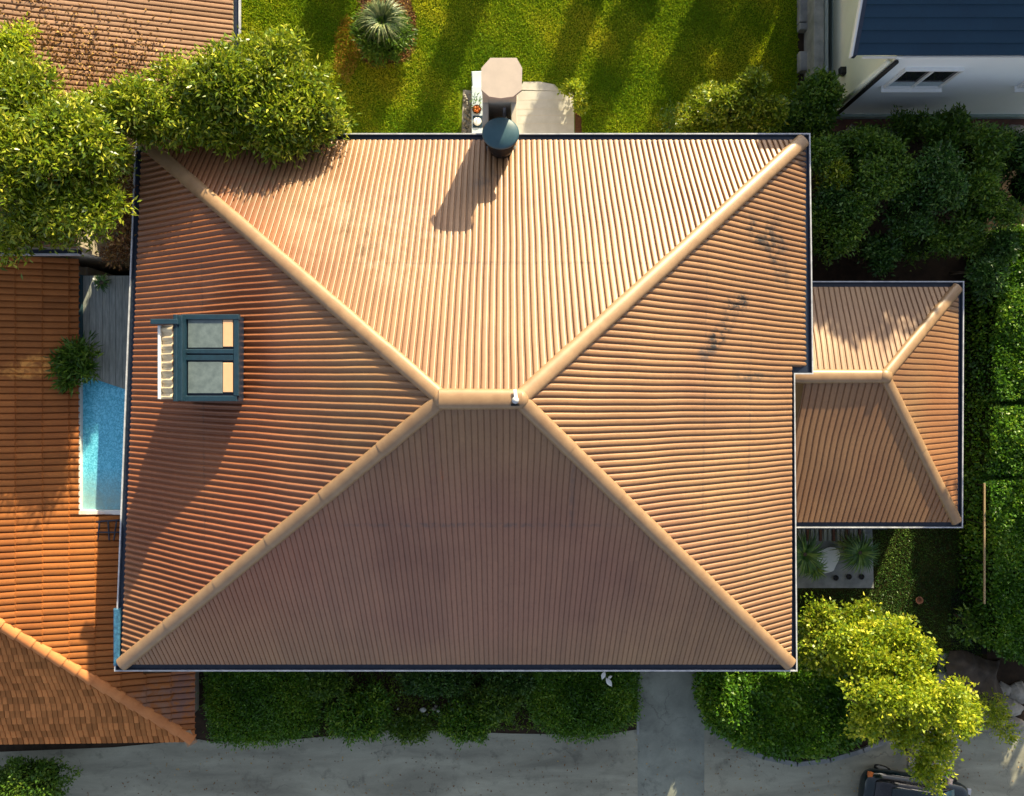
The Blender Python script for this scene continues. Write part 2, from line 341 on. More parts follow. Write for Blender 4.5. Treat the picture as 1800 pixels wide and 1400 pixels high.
def tree(kind, label, cat, lobes, n, L, Wd, mat, base=None, r0=.16, group=None, core=0, clump=.35, per=9, shell=.5, jag=.16, crown='crown', spread=.9, world=False, subl=0):
    lb = lobes if world else pxl(lobes)
    big = lb
    if subl: lb = sublobes(lb)
    base = base or (sum(l[0] for l in lb) / len(lb), sum(l[1] for l in lb) / len(lb))
    t_ = thing(kind, label, cat, (base[0], base[1], 0), group)
    V, var = lobe_leaves(lb, n, L, Wd, clump, per, shell, jag=jag, spread=spread)
    mkquads(crown, V, LM[mat] if isinstance(mat, str) else mat, t_, var)
    if core: core_mesh('inner_twigs', big, core * (.9 if subl else 1), M['twigs'], t_)
    if r0: trunk('trunk', base, big, r0, t_)
    return t_
def rosette(kind, label, cat, px, py, z, r, n, mat, Wd, group=None, zb=0, tall=.6):
    x, y = W(px, py, z); t_ = thing(kind, label, cat, (x, y, zb), group); Q = []; var = []
    for i in range(n):
        a = RNG.uniform(0, 2 * math.pi); e = RNG.uniform(.1, 1.3); l = r * RNG.uniform(.7, 1.15); d = Vector((math.cos(a), math.sin(a), 0)); s_ = Vector((-math.sin(a), math.cos(a), 0))
        p0 = Vector((x, y, z)) + d * .08; v = RNG.random()
        for k in range(4):
            f0, f1 = k / 4, (k + 1) / 4
            def P(f): return p0 + d * l * f * math.cos(e * .6) + Vector((0, 0, l * tall * (f * math.sin(e) * 1.6 - f * f * 1.1)))
            w0, w1 = Wd * (1 - f0 * .9) / 2, Wd * (1 - f1 * .95) / 2
            Q.append([P(f0) - s_ * w0, P(f0) + s_ * w0, P(f1) + s_ * w1, P(f1) - s_ * w1]); var.append(np.clip(v + RNG.normal(0, .08), 0, 1))
    mkquads('fronds', np.array([[list(p) for p in q] for q in Q]), LM[mat], t_, np.array(var))
    MB().lathe(x, y, [(.10, zb), (.12, zb + (z - zb) * .5), (.09, z)], 8).build('stem', M['bark'], t_, True)
    return t_
def scatter(name, label, poly_px, n, L, Wd, mat, z0=.02, kind='stuff', dens=None, up=1.2, holes=()):
    P = np.array([W(x, y, 0) for x, y in poly_px]); lo, hi = P.min(0), P.max(0)
    out = []
    while sum(len(o) for o in out) < n:
        q = RNG.uniform(lo, hi, (n, 2)); ins = np.zeros(n, bool); j = len(P) - 1
        for i in range(len(P)):
            c_ = ((P[i, 1] > q[:, 1]) != (P[j, 1] > q[:, 1])) & (q[:, 0] < (P[j, 0] - P[i, 0]) * (q[:, 1] - P[i, 1]) / (P[j, 1] - P[i, 1] + 1e-12) + P[i, 0])
            ins ^= c_; j = i
        q = q[ins]
        for hp in holes:
            hx0, hy1 = W(hp[0], hp[1], 0); hx1, hy0 = W(hp[2], hp[3], 0); q = q[~((q[:, 0] > hx0) & (q[:, 0] < hx1) & (q[:, 1] > hy0) & (q[:, 1] < hy1))]
        out.append(q)
    q = np.concatenate(out)[:n]; c = np.column_stack([q, np.full(len(q), z0)])
    o = np.zeros((len(q), 3)); o[:, 2] = up
    V = leaves(c, o, L, Wd, .75, 0)
    patch = .5 + .22 * np.sin(q[:, 0] * .9 + 1.3 * np.sin(q[:, 1] * .7)) + .2 * np.sin(q[:, 1] * 1.7 + q[:, 0] * .35) + .12 * np.sin(q[:, 0] * 3.1 + q[:, 1] * 2.3)
    var = np.clip(patch + RNG.normal(0, .22, len(q)), 0, 1)
    ob = mkquads(name, V, LM[mat] if isinstance(mat, str) else mat, None, var); tag(ob, label, 'ground cover' if kind == 'stuff' else None, None, kind); return ob

# ------------------------------------------------------------------ ribbed roof slope
PH = [(0, 0), (.21, 0), (.25, .86), (.30, .97), (.48, 1.0), (.77, 1.0), (.91, .97), (.96, .86)]
PHR = [(0, 0), (.12, 0), (.17, .55), (.26, .88), (.45, 1.0), (.70, .98), (.87, .82), (.95, .45)]
PHW = [(0, 0), (.16, .10), (.32, .50), (.46, .90), (.58, 1.0), (.70, .88), (.86, .42)]
PHT = [(0, 0), (.15, 0), (.20, .8), (.34, .96), (.56, 1.0), (.8, .96), (.95, .8)]
PHS = [(0, 0), (.10, 0), (.16, .8), (.3, .97), (.55, 1.0), (.8, .97), (.94, .8)]
def slope(A, B, upper, ze, zu, pitch, amp, fan=0, n0=None, course=0, cstep=0, nseg=14, wob=.012, v0=None, z_of=None, prof=PH, crs_phase=0):
    """A,B eave ends (x,y); upper: list of (x,y,z) from above A to above B; returns V,F,UV"""
    A = Vector(A).to_2d(); B = Vector(B).to_2d(); u = (B - A); L = u.length; u.normalize(); v = Vector((-u.y, u.x))
    if (Vector(upper[0][:2]) - A).dot(v) < 0 or (len(upper) > 1 and (Vector(upper[-1][:2]) - A).dot(v) < -1e-6): v = -v
    up = [((Vector(p[:2]) - A).dot(u), (Vector(p[:2]) - A).dot(v), p[2]) for p in upper]
    poly = ([(0, 0, ze)] if up[0][0] > 1e-4 or up[0][1] > 1e-4 else []) + up + [(L, 0, ze)]
    n0 = L / 2 if n0 is None else n0
    vmax = max(p[1] for p in poly); V = []; UV = []; Fc = []; cols = []
    nr = int(round(L / pitch)); pt = L / nr; ts = []
    for i in range(nr):
        for (ph, h) in prof: ts.append((i, (i + ph) * pt, h))
    ts.append((nr, L, 0)); 
    for (ri, t0, h) in ts:
        k = fan * (t0 - n0) / vmax
        best = None
        for (a, b_) in zip(poly[:-1], poly[1:]):
            # t0 + k*w = a0 + s(b0-a0), w = a1 + s(b1-a1)
            den = (b_[0] - a[0]) - k * (b_[1] - a[1])
            if abs(den) < 1e-9: continue
            s_ = (t0 + k * a[1] - a[0]) / den
            if -1e-6 <= s_ <= 1 + 1e-6:
                w = a[1] + s_ * (b_[1] - a[1])
                if w > -1e-6 and (best is None or w > best[0]): best = (w, a[2] + s_ * (b_[2] - a[2]))
        if best is None: best = (0, ze)
        cols.append((ri, t0, h, k, best[0], best[1], v0(t0) if v0 else 0.0))
    if course:
        ncs = int(math.ceil(vmax / course)) + 1; vs_ = []
        for c_ in range(ncs): vs_ += [(c_ * course + .0, 1.0), (c_ * course + course * .97, .0)]
        samples = vs_
    else: samples = [(vmax * i / nseg, 0) for i in range(nseg + 1)]
    ns = len(samples); base = 0
    for (ri, t0, h, k, w, zend, vs0) in cols:
        for (sv, so) in samples:
            f = min(max(sv, vs0), max(w, vs0)); t_ = t0 + k * f
            wb = wob * (math.sin(f * 1.3 + t0 * .23) + .6 * math.sin(f * 2.9 + t0 * .61 + 1.0)) * min(1, f)
            p = A + u * (t_ + wb) + v * f
            z = (ze + (zend - ze) * (f / w if w > 1e-6 else 0)) if z_of is None else z_of(p.x, p.y)
            z += amp * h + cstep * so + .006 * math.sin(t0 * 1.9 + f * 2.1)
            V.append((p.x, p.y, z)); UV.append((t0 / pt - (.001 if h == 0 and ri == nr else -.001), f / (course or 4.0) + .002))
    for c_ in range(len(cols) - 1):
        wmx = max(cols[c_][4] , cols[c_ + 1][4]); vmn = min(cols[c_][6], cols[c_ + 1][6])
        for j in range(ns - 1):
            if samples[j][0] > wmx + 1e-6 or samples[j + 1][0] < vmn - 1e-6: continue
            a = c_ * ns + j; Fc.append((a, a + ns, a + ns + 1, a + 1))
    return V, Fc, UV
def join_slopes(name, parts, mat, parent):
    V, Fc, UV = [], [], []
    for (v, f, uvs) in parts:
        b = len(V); V += v; Fc += [tuple(i + b for i in q) for q in f]; UV += uvs
    o = mk(name, V, Fc, mat, parent, False, UV)
    me = o.data; nr = np.zeros(len(me.polygons) * 3); me.polygons.foreach_get('normal', nr)
    if nr.reshape(-1, 3)[:, 2].mean() < 0: me.flip_normals()
    me.polygons.foreach_set('use_smooth', [True] * len(me.polygons))
    try: me.set_sharp_from_angle(angle=R(50))
    except Exception: pass
    return o
def capstrip(name, p, q, w, h, mat, parent, n=10, seg=1, tiles=2.3, flare=.05):
    """half round cap from p to q"""
    p = Vector(p); q = Vector(q); d = (q - p); L = d.length; d.normalize(); s_ = d.cross(Vector((0, 0, 1))).normalized(); up = s_.cross(d)
    b = MB(); K = max(1, int(L / tiles)) if tiles else 1
    for kk in range(K):
        a0, a1 = L * kk / K, L * (kk + 1) / K + (.06 if kk < K - 1 else 0); m_ = 3 if tiles > 1 else 1; V = []
        for j in range(m_ + 1):
            f = a0 + (a1 - a0) * j / m_; wid = w * (1 + flare * .55 - flare * j / m_) * (1 + .012 * math.sin(f * 3.1 + p.x)); lift = .28 * flare * j / m_
            for i in range(n + 1):
                th = math.pi * i / n
                V.append(tuple(p + d * f + s_ * (wid / 2 * math.cos(th)) + up * (h * math.sin(th) ** .85 - .05 + (-lift))))
        N = n + 1
        b.add(V, [(j * N + i, j * N + i + 1, (j + 1) * N + i + 1, (j + 1) * N + i) for j in range(m_) for i in range(n)] + [tuple(range(N)), tuple(m_ * N + i for i in range(N))[::-1]])
    o = b.build(name, mat, parent, True)
    o.data.set_sharp_from_angle(angle=R(55)); return o
def gutter(pts, z, parent, w=.20, mat=None, closed=True, hh=.14, rimw=.045, both=False):
    """dark channel with pale outer lip along an eave polygon (counter clockwise = outside on the right)"""
    g = MB(); r_ = MB(); n = len(pts); rng = range(n if closed else n - 1)
    def offs(i, dist):
        P = Vector(pts[i]); a = Vector(pts[(i - 1) % n]); c_ = Vector(pts[(i + 1) % n])
        if not closed and i == 0: a = P - (c_ - P)
        if not closed and i == n - 1: c_ = P + (P - a)
        d1 = (P - a).normalized(); d2 = (c_ - P).normalized(); n1 = Vector((d1.y, -d1.x)); n2 = Vector((d2.y, -d2.x))
        m_ = (n1 + n2).normalized(); return P + m_ * dist / max(.3, m_.dot(n1))
    for i in rng:
        j = (i + 1) % n
        for (mb, d0, d1, z0, z1) in ((g, -.12, w, z - hh, z - hh + .04), (g, w - .03, w, z - hh + .04, z - .03), (r_, w + .002, w + rimw, z - hh, z + .01)):
            a, b_, c_, d_ = offs(i, d0), offs(j, d0), offs(j, d1), offs(i, d1)
            V = [(*a, z0), (*b_, z0), (*c_, z0), (*d_, z0), (*a, z1), (*b_, z1), (*c_, z1), (*d_, z1)]
            mb.add(V, [(0, 1, 2, 3), (7, 6, 5, 4), (0, 4, 5, 1), (1, 5, 6, 2), (2, 6, 7, 3), (3, 7, 4, 0)])
    o = g.build('gutter', mat or M['navy'], parent); r_.build('gutter_lip', M['rim'], o); return o
def window(parent, cx, cy, cz, ux, uy, w, h, mull=1, mat=None, depth=.1):
    """window on a wall: centre, unit vector along the wall (ux,uy); outside normal = (uy,-ux)"""
    u = Vector((ux, uy, 0)); nrm = Vector((uy, -ux, 0)); c = Vector((cx, cy, cz)); up = Vector((0, 0, 1))
    def bar(mb, u0, u1, z0, z1, d0, d1):
        P = [c + u * a + up * b_ + nrm * d for a, b_, d in [(u0, z0, d0), (u1, z0, d0), (u1, z1, d0), (u0, z1, d0), (u0, z0, d1), (u1, z0, d1), (u1, z1, d1), (u0, z1, d1)]]
        mb.add([tuple(p) for p in P], [(3, 2, 1, 0), (4, 5, 6, 7), (0, 1, 5, 4), (1, 2, 6, 5), (2, 3, 7, 6), (3, 0, 4, 7)])
    f = MB(); t_ = .07
    bar(f, -w / 2, w / 2, h / 2 - t_, h / 2, 0, depth); bar(f, -w / 2, w / 2, -h / 2, -h / 2 + t_, 0, depth)
    bar(f, -w / 2, -w / 2 + t_, -h / 2 + t_, h / 2 - t_, 0, depth); bar(f, w / 2 - t_, w / 2, -h / 2 + t_, h / 2 - t_, 0, depth)
    for k in range(mull): x = -w / 2 + w * (k + 1) / (mull + 1); bar(f, x - t_ / 2, x + t_ / 2, -h / 2 + t_, h / 2 - t_, 0, depth * .9)
    fo = f.build('window', mat or M['rimwhite'], parent)
    for k in range(mull + 1):
        g = MB(); bar(g, -w / 2 + w * k / (mull + 1) + t_ * .5, -w / 2 + w * (k + 1) / (mull + 1) - t_ * .5, -h / 2 + t_, h / 2 - t_, .005, .03); g.build('pane', M['glass'], fo)
    s_ = MB(); bar(s_, -w / 2 - .08, w / 2 + .08, -h / 2 - .08, -h / 2 - .002, 0, depth + .12); s_.build('sill', mat or M['rimwhite'], fo)
    return fo
M['rimwhite'] = simple('white_frame', (.80, .80, .78), (.74, .75, .75), 3, .5, 0)

# ================================================================== GROUND
def sheet(name, pts_px, z, mat, th=None, world=None):
    P = world or [W(x, y, z) for x, y in pts_px]
    if th: o = MB().prism(P, z - th, z).build(name, mat)
    else:
        n = len(P); a = sum(P[i][0] * P[(i + 1) % n][1] - P[(i + 1) % n][0] * P[i][1] for i in range(n))
        o = mk(name, [(x, y, z) for x, y in (P if a > 0 else P[::-1])], [tuple(range(n))], mat)
    o['kind'] = 'structure'; return o
sheet('ground', None, -.012, M['soil'], world=[(-150, -150), (150, -150), (150, 150), (-150, 150)])
sheet('lawn', [(380, -1600), (1412, -1600), (1412, 330), (380, 330)], 0, M['lawn'])
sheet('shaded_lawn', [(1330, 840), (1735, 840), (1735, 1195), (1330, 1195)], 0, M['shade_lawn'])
road_top = [(-2600, 1345), (0, 1322), (200, 1314), (350, 1300), (370, 1304), (520, 1300), (700, 1282), (900, 1290), (1060, 1292), (1124, 1282), (1124, 1420), (1232, 1420),
            (1234, 1262), (1248, 1285), (1285, 1312), (1340, 1335), (1400, 1347), (1460, 1340), (1520, 1322), (1600, 1290), (1640, 1240), (1650, 1150), (1700, 1145), (1705, 1215), (1760, 1270), (1830, 1285), (4200, 1290), (4200, 2400), (-2600, 2400)]
sheet('road', road_top, .004, M['asphalt'])
sheet('driveway', [(1121, 1120), (1238, 1120), (1238, 1440), (1121, 1440)], .010, M['drive'])
kp = [(1240, 1170), (1238, 1262), (1252, 1284), (1289, 1309), (1342, 1330), (1400, 1342), (1458, 1335), (1516, 1318), (1560, 1300)]
kb = MB()
for a, b_ in zip(kp[:-1], kp[1:]):
    p, q = Vector(W(*a, 0)), Vector(W(*b_, 0)); d = (q - p).normalized(); nn = Vector((d.y, -d.x)) * .09; p -= d * .02; q += d * .02
    kb.prism([tuple(p + nn), tuple(q + nn), tuple(q - nn), tuple(p - nn)], 0, .13)
o = kb.build('kerb', M['concrete']); o['kind'] = 'structure'
kb = MB(); x0, y0 = W(1121, 1290, 0); x1, y1 = W(1123, 1120, 0); kb.box(x0 - .05, x0 + .05, y0, y1, 0, .1)
o = kb.build('driveway_edge', M['concrete']); o['kind'] = 'structure'

# grass as blades
scatter('grass', 'short sunlit grass of the back lawn between the tiled roofs and the white house',
        [(395, -200), (1410, -200), (1410, 262), (395, 262)], 250000, .10, .035, 'grass', holes=((906, 157, 1022, 400), (808, 156, 856, 400), (1402, -300, 1470, 165), (916, 144, 975, 160), (634, -10, 724, 112), (626, 20, 732, 90)))
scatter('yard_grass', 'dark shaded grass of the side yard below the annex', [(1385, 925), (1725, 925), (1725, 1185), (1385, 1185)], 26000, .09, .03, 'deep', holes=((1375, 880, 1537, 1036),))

# ================================================================== MAIN HOUSE
ZE, ZR = 5.5, 10.0
TL = W(250, 247, ZE); TR = W(1412, 247, ZE); BR = W(1389, 1168, ZE); BL = W(214, 1168, ZE)
J1 = W(1417, 646, ZE); J2 = W(1385, 646, ZE)
R1 = (*W(778, 702, ZR), ZR); R2 = (*W(912, 702, ZR), ZR)
house = thing('hip_roof_house', 'large house with brown ribbed hip roof and pale ridge caps in the middle', 'house', (-2, 0, 0))
FAN = .19
parts = []
parts.append(slope(TL, TR, [R1, R2], ZE, ZR, .192, .078, FAN, 12.6, nseg=16, wob=.007))
parts.append(slope(BL, BR, [R1, R2], ZE, ZR, .165, .034, FAN, 13.2, nseg=16, wob=.006, prof=PHS))
parts.append(slope(BL, TL, [R1], ZE, ZR, .198, .092, FAN, 9.0, nseg=16, wob=.008, prof=PHW))
# east slope has a stepped eave: upper part reaches a little farther out
xe = J1[0] + .07; tJ = J1[1] - BR[1]
parts.append(slope((xe, BR[1]), (xe, TR[1]), [(*BR, ZE), R2], ZE - .18, ZR, .190, .080, FAN, 9.0, nseg=40, wob=.008, prof=PHR, v0=lambda t: (xe - BR[0]) * .985 if t < tJ else 0.0))
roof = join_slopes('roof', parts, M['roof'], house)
def hipz(p): return (p[0], p[1], ZE + .06)
for a, b_ in ((hipz(TL), R1), (hipz(TR), R2), (hipz(BR), R2), (hipz(BL), R1)):
    a = Vector(a); b2 = Vector(b_) + Vector((0, 0, .06)); capstrip('ridge_cap', a, b2 , .50, .17, M['cap'], roof, 12, 8)
capstrip('ridge_cap', Vector(R1) + Vector((-.1, 0, .08)), Vector(R2) + Vector((.1, 0, .08)), .62, .2, M['cap'], roof, 12, 3)
for p in (R1, R2):
    MB().lathe(p[0], p[1], [(.31, p[2] - .02), (.29, p[2] + .06), (.22, p[2] + .15), (.1, p[2] + .20), (.02, p[2] + .215)], 20).build('ridge_cap', M['cap'], roof, True)
gutter([BL, BR, J2, J1, TR, TL], ZE + .02, house)
# soffit + walls
ins = .3
wall_poly = [(BL[0] + ins, BL[1] + ins), (BR[0] - ins, BR[1] + ins), (J2[0] - ins, TR[1] - ins), (TL[0] + ins, TL[1] - ins)]
MB().prism([BL, BR, J2, TR, TL], ZE - .22, ZE - .16).build('soffit', M['rimwhite'], house)
MB().prism(wall_poly, -.1, ZE - .222).build('wall', M['pale'], house)
for k in range(5):
    x = wall_poly[0][0] + 2.2 + k * 4.2
    window(house, x, wall_poly[0][1] - .004, 3.9, 1, 0, 1.6, 1.2)
    if k != 2: window(house, x, wall_poly[0][1] - .004, 1.5, 1, 0, 1.6, 1.3)
for k in range(5):
    x = wall_poly[3][0] + 2.4 + k * 4.4
    window(house, x, wall_poly[3][1] + .004, 3.8, -1, 0, 1.5, 1.2)
# blue downpipe box at the lower left corner
x, y = W(211, 1120, 5.5); MB().box(x - .22, x - .0, y - 1.0, y + 1.0, ZE - .14, ZE + .06, bev=.03).build('rainwater_hopper', simple('blue_flaking_paint', (.05, .17, .30), (.02, .07, .13), 9, .6, .3, 20), house)
tag(house.children[-1], 'weathered blue length of gutter at the lower left corner')
# vent on the ridge end
vx, vy = W(906, 698, 10.25)
v_ = MB(); v_.box(vx - .055, vx + .055, vy - .05, vy + .22, 10.23, 10.29, .15, .01).build('roof_bracket', M['rimwhite'], house)
vp = MB().lathe(vx, vy - .10, [(.10, 10.1), (.11, 10.26), (.09, 10.32), (.02, 10.35)], 12).build('vent_pipe', M['rim'], house, True)
MB().box(vx - .13, vx + .12, vy - .27, vy - .20, 10.0, 10.22).build('roof_bracket', M['black'], house)

# chimney -------------------------------------------------------------
def PZ(px, py, z): return W(px, py, z)
ch = None
x0, y0 = W(848, 228, 7.3); x1, y1 = W(909, 168, 7.3); y0 += .12
c = MB()
c.box(x0, x0 + .20, y0, y1, 0, 7.3, bev=.02); c.box(x1 - .20, x1, y0, y1, 0, 7.3, bev=.02); c.box(x0 + .205, x1 - .205, y1 - .25, y1 - .002, 0, 8.64)
c.box(x0 + .205, x1 - .205, y0 + .002, y0 + .2, 0, 5.6)
ch = c.build('chimney', M['pale'], house)
MB().box(x0 + .2, x1 - .2, y0 + .2, y1 - .25, 3.4, 3.5).build('flue_floor', M['black'], ch)
MB().tube([(x1 - .42, y1 - .30, 3.5), (x1 - .42, y1 - .30, 6.9)], .06, 8).build('flue_pipe', M['rim'], ch, True)
cc = [(862, 102), (908, 102), (918, 120), (917, 158), (902, 170), (880, 173), (860, 170), (846, 158), (846, 120)]
MB().prism([W(a, b_, 8.9) for a, b_ in cc], 8.75, 8.9).build('chimney_cap', M['beigecap'], ch)
tag(ch.children[-1], 'beige eight sided slab cap')
MB().box(x0 + .02, x0 + .2, y1 - .25, y1 - .003, 7.31, 8.745).build('cap_post', M['pale'], ch); MB().box(x1 - .2, x1 - .02, y1 - .25, y1 - .003, 7.31, 8.745).build('cap_post', M['pale'], ch)
x, y = W(880, 234, 7.5)
MB().lathe(x, y, [(.40, 4.9), (.41, 6.2), (.46, 6.25), (.46, 6.5), (.42, 6.55), (.42, 7.38)], 28).build('flue_drum', M['black'], ch, True)
MB().lathe(x, y, [(.55, 7.37), (.61, 7.41), (.61, 7.46), (.56, 7.50), (.2, 7.53), (.02, 7.54)], 32, 1, .86).build('flue_cap', M['teal'], ch, True)
tag(ch.children[-1], 'round teal metal cap')
MB().box(x - .52, x - .44, y - .35, y + .1, 5.3, 5.72, bev=.02).build('flashing', M['concrete'], ch); MB().box(x + .44, x + .52, y - .35, y + .1, 5.3, 5.76, bev=.02).build('flashing', M['concrete'], ch)
MB().box(x - .42, x + .42, y - .95, y - .46, 5.5, 5.86, bev=.03).build('flashing', M['cap'], ch)

# roof light on the west slope -----------------------------------------
zt = 7.95
dorm = MB(); a = W(308, 706, zt); b_ = W(418, 556, zt)
dorm.box(a[0], b_[0], a[1], b_[1], 6.0, zt - .06)
dm = dorm.build('roof_light', M['navy'], house)
fr = MB()
def fbar(x0, y0, x1, y1, z0, z1, mb): p = W(x0, y1, z1); q = W(x1, y0, z1); mb.box(p[0], q[0], p[1], q[1], z0, z1, bev=.015)
fbar(318, 553, 420, 562, zt - .1, zt + .07, fr); fbar(318, 696, 416, 706, zt - .1, zt + .05, fr); fbar(410, 562, 419, 696, zt - .1, zt + .06, fr); fbar(326, 614, 410, 622, zt - .1, zt + .06, fr); fbar(326, 624, 410, 634, zt - .1, zt + .04, fr)
fr.build('frame', M['bluem'], dm)
mpan = simple('frosted_pane', (.15, .19, .20), (.10, .13, .14), 4, .35, .2, 10, spec=.4)
mbl = simple('peach_blind', (.70, .42, .24), (.66, .39, .22), 4, .6, .05, 10)
for (yy0, yy1) in ((560, 612), (636, 692)):
    q = MB(); fbar(330, yy0, 391, yy1, zt - .05, zt + .015, q); q.build('pane', mpan, dm)
    q = MB(); fbar(391.5, yy0 + 2, 409, yy1 - 2, zt - .05, zt + .03, q); q.build('blind', mbl, dm)
zp = 8.45
q = MB(); fbar(304, 553, 311, 706, 6.2, zp, q); fbar(312.5, 555, 320, 705, 6.2, zp - .12, q); q.build('side_panel', M['bluem'], dm)
q = MB(); fbar(264, 561, 312, 570, zp - .2, zp + .06, q); q.build('awning_arm', M['bluem'], dm)
q = MB(); Vv = []; n = 48
za = 8.35; ax, ay0 = W(277, 702, za); bx_, ay1 = W(307, 572, za)
for i in range(n + 1):
    yy = ay0 + (ay1 - ay0) * i / n; dz = .045 * math.sin(i * 1.15) + .02 * math.sin(i * 2.9)
    Vv += [(ax + .08, yy, za - .10 + dz), (bx_, yy, za + .18 + dz), (ax + .08, yy, za - .13 + dz), (bx_, yy, za + .15 + dz)]
Fq = []
for i in range(n): Fq += [(4 * i, 4 * i + 1, 4 * i + 5, 4 * i + 4), (4 * i + 2, 4 * i + 6, 4 * i + 7, 4 * i + 3)]
mk('awning', Vv, Fq, simple('beige_canvas', (.85, .70, .47), (.50, .38, .24), 3, .8, .2, 20, stretch=(.3, 3, 1)), dm, True)
MB().box(ax, ax + .09, ay0, ay1, za - .22, za + .02, bev=.02).build('awning_rail', M['rimwhite'], dm)

# annex -----------------------------------------------------------------
ZA, ZAR = 3.3, 4.75
aNW = W(1380, 505, ZA); aNE = W(1684, 505, ZA); aSE = W(1682, 918, ZA); aSW = W(1370, 918, ZA)
aR2 = (*W(1555, 662, ZAR), ZAR); aR1 = (*W(1330, 662, ZAR), ZAR)
parts = [slope(aNW, aNE, [(aNW[0], aR1[1], ZAR), aR2], ZA, ZAR, .20, .045, .10, 1.5, nseg=8),
         slope(aSW, aSE, [(aSW[0], aR1[1], ZAR), aR2], ZA, ZAR, .21, .045, .16, -3.0, nseg=10, wob=.02),
         slope(aSE, aNE, [aR2], ZA, ZAR, .20, .045, .12, 5.0, nseg=8)]
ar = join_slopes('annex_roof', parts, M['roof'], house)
for a, b_ in ((aNE, aR2), (aSE, aR2)): capstrip('ridge_cap', (a[0], a[1], ZA + .04), Vector(b_) + Vector((0, 0, .05)), .42, .15, M['cap'], ar, 12, 6)
capstrip('ridge_cap', (aR1[0] + .4, aR1[1], ZAR + .06), Vector(aR2) + Vector((.1, 0, .06)), .5, .17, M['cap'], ar, 12, 6)
MB().lathe(aR2[0], aR2[1], [(.28, ZAR), (.25, ZAR + .1), (.16, ZAR + .18), (.02, ZAR + .21)], 18).build('ridge_cap', M['cap'], ar, True)
gutter([aSW, aSE, aNE, aNW], ZA + .01, house, .18, closed=False)
MB().prism([(aSW[0] - .3, aSW[1] + .4), (aSE[0] - .4, aSE[1] + .4), (aNE[0] - .4, aNE[1] - .4), (aNW[0] - .3, aNW[1] - .4)], -.1, ZA - .2).build('annex_wall', M['pale'], house)
window(house, (aSW[0] + aSE[0]) / 2 + 1, aSW[1] + .396, 1.6, 1, 0, 1.6, 1.3)
# bluish lean-to strip under the annex gutter
q = MB(); p0 = W(1392, 930, 3.0); p1 = W(1560, 918, 3.0); q.box(p0[0], p1[0], p0[1] - .02, p1[1] - .2, 2.9, 2.98); q.build('fascia', M['bluem'], house)

# ================================================================== WHITE HOUSE
wh = thing('gabled_house', 'white rendered house with dark blue slate roof at the upper right', 'house', (18, 15, 0))
HW = 6.1; bx0, by0 = W(1459, 206, 0); bx1 = 21.5; by1 = by0 + 9.5; rgY = by0 + 4.75; rgZ = 8.7
MB().box(bx0 + .006, bx1, by0 + .006, by1, .35, HW).build('wall', M['white'], wh)
V = [(bx0, by0, .35), (bx0, by1, .35), (bx0, by1, HW), (bx0, rgY, rgZ - .1), (bx0, by0, HW), (bx0 + .25, by0 + .1, .35), (bx0 + .25, by1, .35), (bx0 + .25, by1, HW), (bx0 + .25, rgY, rgZ - .1), (bx0 + .25, by0 + .1, HW)]
V[0] = (bx0, by0 + .003, .35); V[4] = (bx0, by0 + .003, HW)
mk('gable_wall', V, [(4, 3, 2, 1, 0), (5, 6, 7, 8, 9), (0, 1, 6, 5), (0, 5, 9, 4), (4, 9, 8, 3), (3, 8, 7, 2), (2, 7, 6, 1)], M['cream'], wh)
MB().box(bx0 - .05, bx1, by0 - .10, by1, -.1, .35).build('plinth', simple('plinth', (.30, .38, .36), (.24, .31, .30), 2, .8, .2), wh)
q = MB(); q.box(bx0 - .05, bx1, by0 - .62, by0 - .11, -.1, .06); q.build('step', M['brickw'], wh)
# slate roof: flat courses
flat = [(0, 0), (.5, 0.0)]
ex0 = W(1497, 100, HW)[0]; ey = W(1497, 101, HW)[1]
def wz(x, y): return HW + .12 + (y - ey) * (rgZ - HW) / (rgY - ey)
sl = slope((ex0, ey), (bx1 + .3, ey), [(ex0, rgY, rgZ + .1), (bx1 + .3, rgY, rgZ + .1)], HW + .1, rgZ + .1, 1.1, 0, course=.35, cstep=.05, wob=0, prof=flat, z_of=wz)
ny = by1 + (by0 - ey) 
sl2 = slope((ex0, ny), (bx1 + .3, ny), [(ex0, rgY, rgZ + .1), (bx1 + .3, rgY, rgZ + .1)], HW + .1, rgZ + .1, .6, 0, course=.35, cstep=.05, wob=0, prof=flat, z_of=lambda x, y: HW + .12 + (ny - y) * (rgZ - HW) / (ny - rgY))
wr = join_slopes('roof', [sl, sl2], M['slate'], wh)
q = MB(); q.add([(ex0, ey, HW - .1), (ex0 + .12, ey, HW - .1), (ex0 + .12, ey, HW + .17), (ex0, ey, HW + .17), (ex0, rgY, rgZ - .1), (ex0 + .12, rgY, rgZ - .1), (ex0 + .12, rgY, rgZ + .2), (ex0, rgY, rgZ + .2)],
      [(0, 1, 2, 3), (7, 6, 5, 4), (0, 4, 5, 1), (1, 5, 6, 2), (2, 6, 7, 3), (3, 7, 4, 0)]); q.build('verge_board', M['navy'], wr)
q = MB(); q.add([(ex0 - .07, ey, HW - .1), (ex0 - .003, ey, HW - .1), (ex0 - .003, ey, HW + .12), (ex0 - .07, ey, HW + .12), (ex0 - .07, rgY, rgZ - .1), (ex0 - .003, rgY, rgZ - .1), (ex0 - .003, rgY, rgZ + .15), (ex0 - .07, rgY, rgZ + .15)],
      [(0, 1, 2, 3), (7, 6, 5, 4), (0, 4, 5, 1), (1, 5, 6, 2), (2, 6, 7, 3), (3, 7, 4, 0)]); q.build('verge_trim', M['rimwhite'], wr)
capstrip('ridge_cap', (ex0, rgY, rgZ + .1), (bx1, rgY, rgZ + .1), .4, .12, M['slate'], wr)
MB().box(ex0 + .35, bx1, ey - .035, ey - .003, HW - .05, HW + .09).build('eave_trim', M['rimwhite'], wh)
